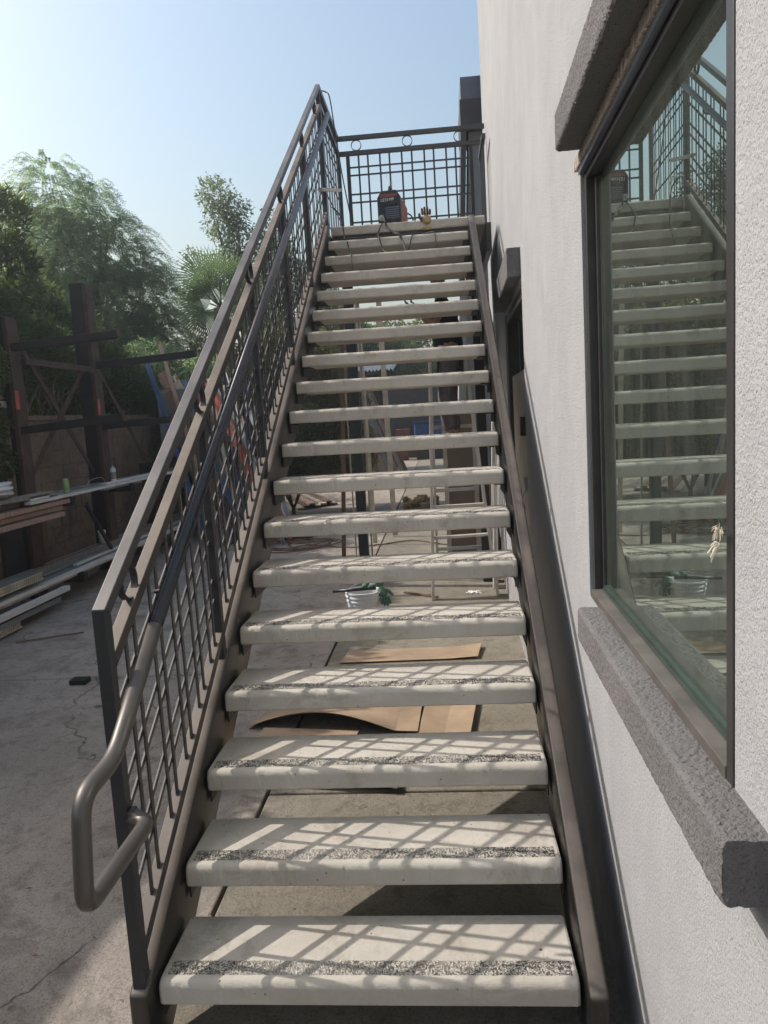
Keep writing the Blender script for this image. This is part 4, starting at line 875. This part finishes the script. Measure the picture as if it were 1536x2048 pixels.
# vent grilles: box with slats
def grille(x0, x1, y0, y1, z, h, label):
    o = thing('vent_grille', label, 'vent', ((x0+x1)/2, (y0+y1)/2, z))
    local(MB().box(x0, x1-.012, y0, y1, z, z+h), o).build('box', 'sheet_grey', o)
    local(MB().box(x1-.0119, x1, y0, y1, z, z+.012).box(x1-.0119, x1, y0, y1, z+h-.012, z+h), o).build('rim', 'timber_pale', o)
    n = int((y1-y0)/.035)
    for i in range(n): local(MB().box(x1-.0118, x1-.001, y0+.01+i*.035, y0+.028+i*.035, z+.013, z+h-.013), o).build('slat', 'timber_pale', o)
grille(-3.42, -3.18, 3.9, 5.22, .375, .075, 'grey vent box with pale slats on the lowest rack shelf')
grille(-3.38, -3.16, 3.6, 4.72, .02, .075, 'slatted vent lying lowest under the rack beside the concrete')
grille(-4.02, -3.84, 5.75, 6.02, 2.22, .10, 'small white slatted vent high at the left edge of the picture')
tag(MB().box(-4.1, -3.83, 5.6, 6.12, 2.13, 2.20).build('white_board', 'paint_white'), 'white board end under the small vent at the left edge', 'board')
tag(MB().box(-3.32, -3.24, 5.25, 5.62, 1.16, 1.20).build('perforated_bracket', 'paint_white'), 'short white perforated bracket on the middle rack shelf', 'bracket')
# plastic wrapped roll
rb_ = bmesh.new(); bmesh.ops.create_icosphere(rb_, subdivisions=4, radius=1)
for v in rb_.verts:
    k = 1+.12*math.sin(v.co.y*9+v.co.x*5)+.08*math.sin(v.co.z*14); v.co = Vector((v.co.x*.20*k, v.co.y*.55*k, v.co.z*.10*k))
me = bpy.data.meshes.new('r'); rb_.to_mesh(me); rb_.free(); me.materials.append(MATS['paint_white']); o = put('wrapped_bundle', me); o.location = (-3.48, 4.75, 1.30); tag(o, 'pale plastic wrapped bundle at the left end of the middle shelf', 'bundle')
tag(MB().box(-3.40, -3.24, 4.2, 5.75, 1.185, 1.215).build('panel_strip', 'timber_grey'), 'grey strip lying under the wrapped bundle', 'strip')
# cans and cup
cn = thing('drink_can', 'tall green drink can standing on the middle rack shelf', 'can', (-3.30, 6.10, 1.156))
MB().lathe([(.026, 0), (.033, .008), (.033, .15), (.026, .162), (.024, .163)], (0, 0, 0), 20).build('body', 'can_green', cn, smooth=True)
MB().lathe([(.024, .1635), (.018, .164)], (0, 0, 0), 16).build('lid', 'aluminium_dull', cn)
sp = thing('spray_can', 'white spray can with dark print on the middle rack shelf', 'spray can', (-3.32, 7.36, 1.156))
MB().lathe([(.032, 0), (.034, .004), (.034, .175), (.030, .185)], (0, 0, 0), 20).build('body', 'white_plastic', sp, smooth=True)
MB().lathe([(.0345, .05), (.0345, .14)], (0, 0, 0), 20).build('dark_print', 'timber_grey', sp)
MB().lathe([(.026, .186), (.020, .20), (.008, .205), (.008, .222)], (0, 0, 0), 16).build('nozzle', 'aluminium_dull', sp, smooth=True)
cu = thing('paper_cup', 'white paper cup with lid and straw on the lowest rack shelf', 'cup', (-3.55, 7.35, .385))
MB().lathe([(.036, 0), (.050, .15)], (0, 0, 0), 20).build('body', 'cup_white', cu, smooth=True)
MB().lathe([(.053, .15), (.053, .16), (.045, .17), (.02, .172)], (0, 0, 0), 20).build('lid', 'white_plastic', cu)
MB().tube([(0, 0, .17), (.01, 0, .235)], .004, 6).build('straw', 'timber_red', cu)
tag(MB().tube(bez([(-3.32, 6.6, 1.16), (-3.34, 6.75, 1.24), (-3.3, 6.95, 1.26), (-3.34, 7.15, 1.2), (-3.4, 7.25, 1.16)], 6), .003, 5).build('wire_loop', 'aluminium_dull'), 'thin wire loop on the middle rack shelf left of the spray can', 'wire')

# ------------------------------------------------------------------ leaning stock seen behind the railing
GP = 'long stock leaning behind the rack'
def lean(x0, y0, x1, y1, z1_, w, h, mat, lab, group=None): return plank((x0, y0, .02), (x1, y1, z1_), w, h, mat, lab, 'plank', group, up=(0, 1, 0))
lean(-2.72, 9.05, -3.70, 9.75, 2.95, .07, .03, 'blue_paint', 'bright blue plank leaning first right of the rack column')
lean(-2.60, 9.25, -3.50, 9.9, 3.15, .055, .03, 'timber_pink', 'pale rusty angle leaning beside the bright blue plank')
lean(-2.35, 9.25, -3.55, 10.0, 2.7, .16, .03, 'timber_brown', 'wide brown plank between the two blue planks')
lean(-2.18, 9.2, -3.15, 9.9, 2.55, .075, .03, 'blue_paint', 'second blue plank leaning lower and farther right')
lean(-2.02, 9.3, -3.35, 10.1, 2.55, .12, .03, 'timber_grey', 'grey plank leaning right of the second blue plank')
lean(-1.72, 9.4, -3.10, 10.2, 2.45, .10, .025, 'timber_red', 'dark red plank leaning behind the top rail')
lean(-1.55, 9.4, -2.85, 10.2, 2.42, .19, .03, 'timber_pink', 'wide pinkish plank with white edges leaning behind the top rail')
lean(-1.43, 9.38, -2.73, 10.18, 2.44, .02, .035, 'paint_white', 'white edged strip right of the wide pinkish plank')
tag(MB().box(-3.62, -3.12, 9.90, 9.93, 1.55, 2.42).build('grey_panel', 'sheet_grey'), 'square grey panel behind the rack column', 'panel')
mts = ['timber_grey', 'timber_brown', 'sheet_grey', 'timber_pale', 'timber_pink', 'timber_grey', 'blue_navy', 'aluminium_dull']
rs = random.Random(11)
for i in range(46):
    x = -2.65+i*.026; up_ = rs.uniform(1.6, 2.7)
    lean(x+rs.uniform(-.05, .05), 9.0+rs.uniform(-.2, .6), x-rs.uniform(.55, 1.25), 10.3+rs.uniform(-.1, .2), up_, rs.uniform(.018, .06), .02, *(lambda m_: (m_, 'narrow '+{'timber_grey': 'weathered grey timber', 'timber_brown': 'dark brown timber', 'sheet_grey': 'dull grey metal', 'timber_pale': 'pale timber', 'timber_pink': 'pinkish timber', 'blue_navy': 'dark blue', 'aluminium_dull': 'silvery metal'}[m_]+' strip in the crowded pile leaning behind the railing', GP+', '+m_.replace('_', ' ')))(mts[rs.randrange(8)]))
br_ = thing('blue_rack', 'blue tube frame rack behind the leaning strips', 'rack', (-1.6, 10.6, 0))
for i in range(9): local(MB().bar((-3.15+i*.13, 10.6, .1), (-3.35+i*.13, 10.75, 2.75-.03*i), .03, .03), br_).build('upright', 'blue_paint' if i % 2 else 'blue_navy', br_)
for z in (.7, 1.15, 1.6, 2.05, 2.5): local(MB().box(-3.3, -2.0, 10.5, 10.53, z, z+.03), br_).build('crossbar', 'blue_paint', br_)
local(MB().box(-3.0, -2.1, 10.85, 10.9, .1, 1.7), br_).build('sheet', 'blue_navy', br_)
for s in (0, 1):
    plank((-1.62+s*.16, 9.1, .05), (-2.80+s*.16, 9.95, 2.5-s*.5), .10, .03, 'orange_paint', ['long orange plank leaning behind the railing', 'shorter orange plank just right of the long one'][s], up=(0, 1, 0))
# crates at the foot of the pile
tag(MB().box(-2.6, -1.2, 9.2, 10.4, 0, .16).build('pallet', 'shed_dark'), 'dark pallet under the leaning strips', 'pallet')

# ------------------------------------------------------------------ vegetation
def blob_points(blobs, n, shell=.55):
    vol = np.array([b[3]**3 for b in blobs]); pick = rng.choice(len(blobs), n, p=vol/vol.sum()); d = unit(n)
    r = np.array([b[3] for b in blobs])[pick]*(shell+(1-shell)*rng.random(n))**.6
    sq = np.array([b[4] if len(b) > 4 else 1. for b in blobs])[pick]
    c = np.array([b[:3] for b in blobs])[pick]; o = d*r[:, None]; o[:, 2] *= sq
    return c+o, d
def twigs(tree, blobs, base_pt, mat='bark', r0=.07, n=14, name='branch'):
    for i in range(n):
        b = blobs[i % len(blobs)]; tgt = Vector(b[:3])+Vector(unit(1)[0])*b[3]*.5; p = Vector(base_pt)
        mid = p.lerp(tgt, .5)+Vector((random.uniform(-.2, .2), random.uniform(-.2, .2), .15))
        pts = bez([p, mid, tgt], 4); MB().tube([q for q in pts], [max(.006, r0*.5*(1-k/len(pts))) for k in range(len(pts))], 6).build(name, mat, tree, smooth=True)
# pepper tree: drooping feathery sprays
pep = thing('pepper_tree', 'tall feathery pepper tree with drooping fronds beyond the block wall', 'tree', (-6.2, 13.2, 0))
PB = [(-6.55, 13, 6.45, .75), (-5.85, 13, 6.0, .72), (-7.1, 13.2, 5.75, .75), (-5.35, 13, 5.2, .75), (-6.3, 12.8, 5.1, .95), (-4.95, 13, 4.35, .7), (-5.7, 12.7, 4.1, .95), (-4.55, 13, 3.7, .5), (-6.9, 13, 4.5, .9), (-5.2, 12.6, 3.3, .7), (-7.7, 13.4, 5.0, .8), (-4.85, 13, 5.0, .45), (-4.45, 13, 4.25, .5), (-4.5, 12.8, 3.1, .75), (-5.5, 12.7, 2.9, .9), (-6.6, 12.8, 3.4, .8)]
PB = [(x+6.2-6.2, y, z, r) for x, y, z, r in PB]
n = 6600; P, D = blob_points(PB, n, .3); K = 22; allP = []; allD = []; allN = []
out = D.copy(); out[:, 2] = np.abs(out[:, 2])*.5+.15; out /= np.linalg.norm(out, axis=1)[:, None]
Ls = rng.uniform(.28, .55, n)
for k in range(K):
    t_ = k/K; pos = P + out*(Ls*t_)[:, None] + np.array([0, 0, -1.])*(Ls*t_**2*.95)[:, None]
    tan = out + np.array([0, 0, -1.])*(1.9*t_); tan /= np.linalg.norm(tan, axis=1)[:, None]
    side = np.cross(tan, rng.normal(size=(n, 3))*.25+np.array([0, 0, 1.])); side /= np.linalg.norm(side, axis=1)[:, None]+1e-9
    for s in (-1, 1):
        dd = side*s+tan*.55; dd /= np.linalg.norm(dd, axis=1)[:, None]; nn = np.cross(dd, tan)+rng.normal(size=(n, 3))*.2; nn /= np.linalg.norm(nn, axis=1)[:, None]+1e-9
        allP.append(pos); allD.append(dd); allN.append(nn)
pc = leaves('crown', 'leaf_pepper', np.concatenate(allP)-np.array([-6.2, 13.2, 0]), np.concatenate(allD), np.concatenate(allN), .064, .014, pep)
MB().tube([(0, 0, 0), (.05, 0, 1.2), (.0, 0, 2.4), (-.1, 0, 3.4)], [.20, .17, .14, .10], 10).build('trunk', 'bark', pep, smooth=True)
twigs(pep, [(x+6.2, y-13.2, z, r) for x, y, z, r in PB], (-.05, 0, 3.0), 'bark', .10, 26)
# generic leafy mass
def leafy(name, label, cat, loc, blobs, n, mat, L, Wd, droop=.2, stems=10, stem_mat='bark', base=None, r0=.05, group=None, whorl=0, shell=.45):
    o = thing(name, label, cat, loc, 0, group); off = np.array(loc)
    if whorl:
        m_ = n//whorl; P, D = blob_points(blobs, m_, shell); ax = D+np.array([0, 0, .7]); ax /= np.linalg.norm(ax, axis=1)[:, None]
        PP_, DD_ = [], []
        for k in range(whorl):
            d = ax*.75+unit(m_)*.8; d /= np.linalg.norm(d, axis=1)[:, None]; PP_.append(P+ax*rng.uniform(-.08, .08, m_)[:, None]); DD_.append(d)
        P = np.concatenate(PP_); D = np.concatenate(DD_)
    else:
        P, D0 = blob_points(blobs, n, shell); D = D0*.6+unit(len(P)); D[:, 2] -= droop; D /= np.linalg.norm(D, axis=1)[:, None]
    N = unit(len(P))*.8+np.array([0, 0, .8]); N -= D*(N*D).sum(1)[:, None]; N /= np.linalg.norm(N, axis=1)[:, None]+1e-9
    leaves('crown', mat, P-off, D, N, rng.uniform(.7, 1.25, len(P))*L, rng.uniform(.8, 1.2, len(P))*Wd, o)
    if stems:
        bl = [(b[0]-loc[0], b[1]-loc[1], b[2]-loc[2], b[3]) for b in blobs]; b0 = base or (0, 0, .05)
        twigs(o, bl, b0, stem_mat, r0, stems)
        MB().tube([(b0[0], b0[1], min(0, b0[2])), (b0[0], b0[1], b0[2]+.02)], [r0, r0*.9], 8).build('trunk', stem_mat, o)
    return o
# slender gum tree right of the pepper tree
EB = [(-3.55, 14, 6.55, .42), (-3.15, 14, 6.2, .35), (-3.45, 14, 5.95, .42), (-3.1, 14, 5.6, .38), (-4.1, 13.9, 5.25, .28), (-3.75, 14, 5.15, .25), (-3.35, 14, 5.25, .35), (-2.95, 14, 5.0, .45), (-2.6, 14, 5.6, .35), (-2.3, 14, 5.25, .45), (-2.1, 14, 4.6, .6), (-1.6, 14.2, 4.6, .5), (-2.7, 14, 4.4, .6), (-3.1, 14, 4.2, .5), (-2.45, 14, 6.05, .22), (-1.5, 14.3, 4.0, .5)]
leafy('gum_tree', 'slender open crowned tree with small pale leaves behind the palm', 'tree', (-2.9, 14, 0), EB, 15000, 'leaf_gum', .095, .036, .35, 30, 'bark', (0, 0, 2.6), .07, shell=.15)
MB().tube(bez([(-3.25, 14, 5.0), (-3.6, 13.95, 5.55), (-3.95, 13.95, 5.6), (-4.2, 13.95, 5.35)], 6), .012, 6)
# fan palm
palm = thing('fan_palm', 'green fan palm with spiky leaves between the two trees', 'palm', (-3.05, 12, 0))
MB().tube([(0, 0, 0), (.02, 0, 1.9), (0, 0, 3.95)], [.20, .17, .15], 12).build('trunk', 'bark', palm, smooth=True)
for i, (az, el, stl, R0) in enumerate([(180, 24, .22, .62), (178, 64, .55, .62), (60, 70, .55, .6), (20, 48, .5, .6), (0, 15, .45, .6), (185, -12, .30, .55), (350, -15, .4, .6), (250, 20, .35, .5), (120, 50, .35, .5), (178, -45, .2, .5), (30, 15, .12, .6), (90, 40, .15, .6), (330, 45, .2, .55), (270, -5, .1, .5)]):
    a, e_ = math.radians(az), math.radians(el); ax = Vector((math.cos(a)*math.cos(e_), -.35+.2*math.sin(i*2.1), math.sin(e_))).normalized()
    b0 = Vector((0, 0, 3.95)); R0 *= 1.2; hub = b0+ax*stl; mb = MB().tube([b0, hub], .014, 5)
    side = ax.cross(Vector((0, 1, .2))).normalized(); up_ = side.cross(ax); ns = 26
    for k in range(ns):
        t_ = (k/(ns-1)-.5)*math.radians(150); d = (ax*math.cos(t_)+side*math.sin(t_)).normalized(); Lk = R0*(.75+.25*math.cos(t_))*random.uniform(.93, 1.05)
        w = d.cross(up_).normalized(); tip = hub+d*Lk+Vector((0, 0, -.10*Lk)); m1 = hub+d*Lk*.55
        mb.add([hub, m1+w*.013, tip, m1-w*.013, m1+up_*.010], [(0, 1, 4), (1, 2, 4), (2, 3, 4), (3, 0, 4)])
    mb.build('frond', 'leaf_palm', palm)
# oleander and dry canes above the block wall
leafy('oleander_bush', 'dark green long leaved bush above the rack at the left edge', 'bush', (-5.0, 6.8, 1.86), [(-4.75, 6.6, 2.75, .55), (-4.9, 7.3, 3.2, .6), (-5.1, 6.6, 3.7, .6), (-5.0, 7.6, 2.6, .6), (-4.85, 8.3, 2.9, .6), (-5.0, 7.1, 4.2, .45), (-5.2, 6.3, 4.5, .35), (-4.85, 8.0, 4.65, .42), (-4.95, 8.1, 4.0, .5)], 36000, 'leaf_oleander', .14, .026, .1, 14, 'dry_cane', None, .03, whorl=9)
leafy('oleander_bush', 'brighter green bush with narrow leaves behind the rack column', 'bush', (-5.2, 9.6, 1.86), [(-4.9, 9.2, 2.6, .6), (-5.2, 9.9, 3.0, .75), (-5.6, 9.6, 3.6, .7), (-4.8, 10.4, 2.7, .6), (-5.6, 10.6, 3.3, .8)], 30000, 'leaf_oleander', .15, .03, .1, 12, 'dry_cane', None, .03, whorl=9)
leafy('leafy_shrub', 'small leaved dark shrub hanging over the rack at the left edge', 'shrub', (-4.6, 5.4, 1.7), [(-4.0, 5.65, 2.55, .40), (-4.0, 5.75, 1.95, .30), (-4.1, 5.4, 2.95, .42), (-3.95, 5.9, 1.55, .22), (-4.3, 5.0, 2.3, .45), (-4.4, 5.6, 3.4, .4)], 30000, 'leaf_hedge', .06, .026, .2, 12, 'dry_cane', None, .02)
cn_ = MB()
for i in range(70):
    x, y = random.uniform(-4.9, -4.4), random.uniform(6.3, 8.6); z = random.uniform(2.0, 2.3); q = Vector((x, y, z)); d = Vector((random.uniform(-.2, .35), random.uniform(-.9, .6), random.uniform(.3, 1.1))).normalized(); L_ = random.uniform(.5, 1.3)
    cn_.tube(bez([q, q+d*L_*.5+Vector((0, 0, .05)), q+d*L_+Vector((random.uniform(-.1, .1), 0, -.08))], 3), [.007]*3+[.004]*4, 4)
for i in range(22):
    q = Vector((random.uniform(-4.75, -4.4), random.uniform(6.0, 6.7), 2.3)); cn_.tube(bez([q, q+Vector((random.uniform(-.1, .2), .1, .8)), q+Vector((random.uniform(-.3, .35), .15, random.uniform(1.4, 2.3)))], 4), [.008]*5+[.004]*4, 4)
tag(cn_.build('dry_canes', 'dry_cane'), 'tangle of dry bare canes over the block wall', 'canes', kind='stuff')
# unseen shed added left of frame; its roof edge casts the straight shade line
ns = thing('shade_shed', 'unseen timber shed added left of the yard to shade it', 'shed', (-6.2, 0, 1.86))
for i in range(28):
    y = -3.6+i*.19; local(MB().box(-5.50, -5.47, y, y+.182, 1.87, 4.26), ns).build('plank', 'timber_brown', ns)
local(MB().box(-7.1, -5.51, -3.6, 1.70, 1.87, 4.25), ns).build('wall', 'timber_brown', ns)
local(MB().add([(-7.3, -3.7, 4.30), (-5.35, -3.7, 4.27), (-5.35, 1.78, 4.44), (-7.3, 1.78, 4.47), (-7.3, -3.7, 4.36), (-5.35, -3.7, 4.33), (-5.35, 1.78, 4.50), (-7.3, 1.78, 4.53)], [(3,2,1,0),(4,5,6,7),(0,1,5,4),(1,2,6,5),(2,3,7,6),(3,0,4,7)]), ns).build('roof', 'roof_sheet', ns)
# hedge along the wall, nearer and outside the frame; its top shades the yard
hb = []
for i in range(34):
    y = -1.9+i*.27; H = 3.55 if y < 1.72 else min(4.65, 4.25+.25*(y-1.7))+.04*math.sin(i*2.3)
    for z in list(np.arange(2.2, H-.45, .42))+[H-.36]: hb.append((-5.05+random.uniform(-.06, .06), y, float(z), .40))
leafy('garden_hedge', 'tall clipped hedge on the terrace left of the yard', 'hedge', (-5.05, 2.5, 1.86), hb, 85000, 'leaf_hedge', .11, .06, .1, 20, 'dry_cane', (0, 0, .1), .04, shell=.2)
hb = []
for i in range(24):
    y = 8.2+i*.36
    for z in np.arange(1.9, 3.9+.3*math.sin(i), .55): hb.append((-6.3+random.uniform(-.2, .2), y, float(z), .55))
leafy('garden_hedge', 'rear stretch of dark hedge below the pepper tree', 'hedge', (-6.3, 12, 1.86), hb, 30000, 'leaf_hedge', .11, .05, .1, 10, 'dry_cane', (0, 0, .1), .04, shell=.2)
# dense green below the pepper tree, behind leaning stock
leafy('weeping_shrub', 'soft green weeping shrub behind the leaning stock', 'shrub', (-4.2, 11.6, 0), [(-4.35, 11.5, 2.75, .7), (-4.6, 11.6, 1.9, .8), (-3.8, 11.4, 2.3, .65), (-3.5, 11.3, 1.5, .6), (-4.2, 11.2, 1.1, .7), (-3.3, 11.4, 2.6, .5)], 60000, 'leaf_pepper', .10, .016, .9, 12, 'bark', (0, 0, .3), .06, shell=.3)
leafy('vine_hedge', 'brownish overgrown vine hedge below the palm', 'hedge', (-2.6, 12.6, 0), [(-3.4, 12.4, 3.0, .55), (-3.0, 12.6, 2.4, .7), (-2.5, 12.6, 2.9, .65), (-2.0, 12.7, 2.3, .8), (-1.6, 12.8, 3.0, .6), (-2.8, 12.5, 1.5, .8), (-1.9, 12.6, 1.3, .8), (-3.6, 12.3, 1.8, .6), (-1.2, 13, 2.2, .7), (-1.1, 13.2, 1.2, .7), (-2.1, 12.7, 3.35, .35)], 70000, 'leaf_vine', .075, .04, .2, 16, 'bark', (0, 0, .3), .05, shell=.25)
leafy('dark_shrub', 'dark leafy shrub behind the orange planks', 'shrub', (-1.9, 11.6, 0), [(-2.3, 11.6, 1.5, .55), (-1.8, 11.7, 1.2, .5), (-2.6, 11.5, 2.0, .5), (-1.5, 11.8, 1.7, .4)], 20000, 'leaf_hedge', .08, .035, .2, 8, 'bark', (0, 0, .2), .04)
leafy('citrus_tree', 'round leafy tree above the shed seen between the treads', 'tree', (-1.9, 24.5, 0), [(-3.4, 24.4, 4.4, 1.0), (-2.2, 24.4, 4.3, 1.0), (-1.2, 24.5, 4.0, .9), (-.4, 24.6, 3.7, .8), (-4.4, 24.3, 4.6, 1.0), (-2.8, 24.4, 5.2, .7), (.3, 24.7, 3.5, .6)], 24000, 'leaf_oleander', .13, .06, .2, 16, 'bark', (0, 0, 1.5), .15)
leafy('yard_tree', 'dark tree at the far end of the yard behind the workshop', 'tree', (1.5, 36, 0), [(-1.5, 36, 5.0, 1.6), (.6, 36, 5.2, 1.5), (2.6, 36, 4.6, 1.5), (-3.8, 36, 5.2, 1.7)], 12000, 'leaf_hedge', .25, .12, .2, 10, 'bark', (0, 0, 2), .2)
# fallen leaves and grit on the slabs
lt = []; 
nL = 420; P = np.stack([rng.uniform(-3.1, 1.2, nL), rng.uniform(-.2, 9, nL), np.full(nL, .004)], 1); D = unit(nL); D[:, 2] *= .15; D /= np.linalg.norm(D, axis=1)[:, None]; N = np.tile([0, 0, 1.], (nL, 1))+rng.normal(size=(nL, 3))*.2
o = leaves('leaf_litter', 'timber_brown', P, D, N, rng.uniform(.012, .035, nL), rng.uniform(.005, .012, nL)); tag(o, 'dry leaf litter and chips scattered on the concrete', 'litter', kind='stuff')
plank((-2.95, 4.25, .012), (-2.45, 4.50, .012), .014, .010, 'timber_brown', 'thin brown stick on the concrete beside the rack', 'stick', name='stick')

# ------------------------------------------------------------------ air
hz = MB().box(-70, 60, -40, 90, -1.2, 11.2).build('haze', 'dirt'); hz['kind'] = 'stuff'
hm_ = bpy.data.materials.new('haze_air'); hm_.use_nodes = True; nt = hm_.node_tree; nt.nodes.clear()
ho = nt.nodes.new('ShaderNodeOutputMaterial'); hv = nt.nodes.new('ShaderNodeVolumePrincipled')
hv.inputs['Density'].default_value = .0032; hv.inputs['Anisotropy'].default_value = .6; hv.inputs['Color'].default_value = (.90, .94, 1, 1)
nt.links.new(hv.outputs[0], ho.inputs['Volume']); hz.data.materials.clear(); hz.data.materials.append(hm_)

# ------------------------------------------------------------------ tell alike pieces apart by their order in the row
ORD = 'first second third fourth fifth sixth seventh eighth ninth tenth eleventh twelfth'.split()
def order(group, key, fmt):
    ms = sorted([o for o in bpy.data.objects if o.get('group') == group and o.parent is None], key=key)
    for i, o in enumerate(ms): o['label'] = fmt.format(ORD[i])
order('boards leaning against the dark shed', lambda o: o.location.x, '{} board from the left in the stack leaning on the dark shed')
order('boards lying on the ground behind the stair', lambda o: o.location.x, '{} board from the left in the low pile on the ground behind the stair')
order('white trim boards leaning on the wall', lambda o: o.location.y, '{} nearest white trim board leaning on the wall below the landing')
order(G1, lambda o: -o.location.x, '{} trim board from the front edge of the lowest rack shelf')
order(G2, lambda o: -o.location.x, '{} trim strip from the front edge of the middle rack shelf')
for m_, nm in (('timber_grey', 'weathered grey timber'), ('timber_brown', 'dark brown timber'), ('sheet_grey', 'dull grey metal'), ('timber_pale', 'pale timber'), ('timber_pink', 'pinkish timber'), ('blue_navy', 'dark blue'), ('aluminium_dull', 'silvery metal')):
    order(GP+', '+m_.replace('_', ' '), lambda o: o.location.x, '{} '+nm+' strip from the left in the crowded pile behind the railing')
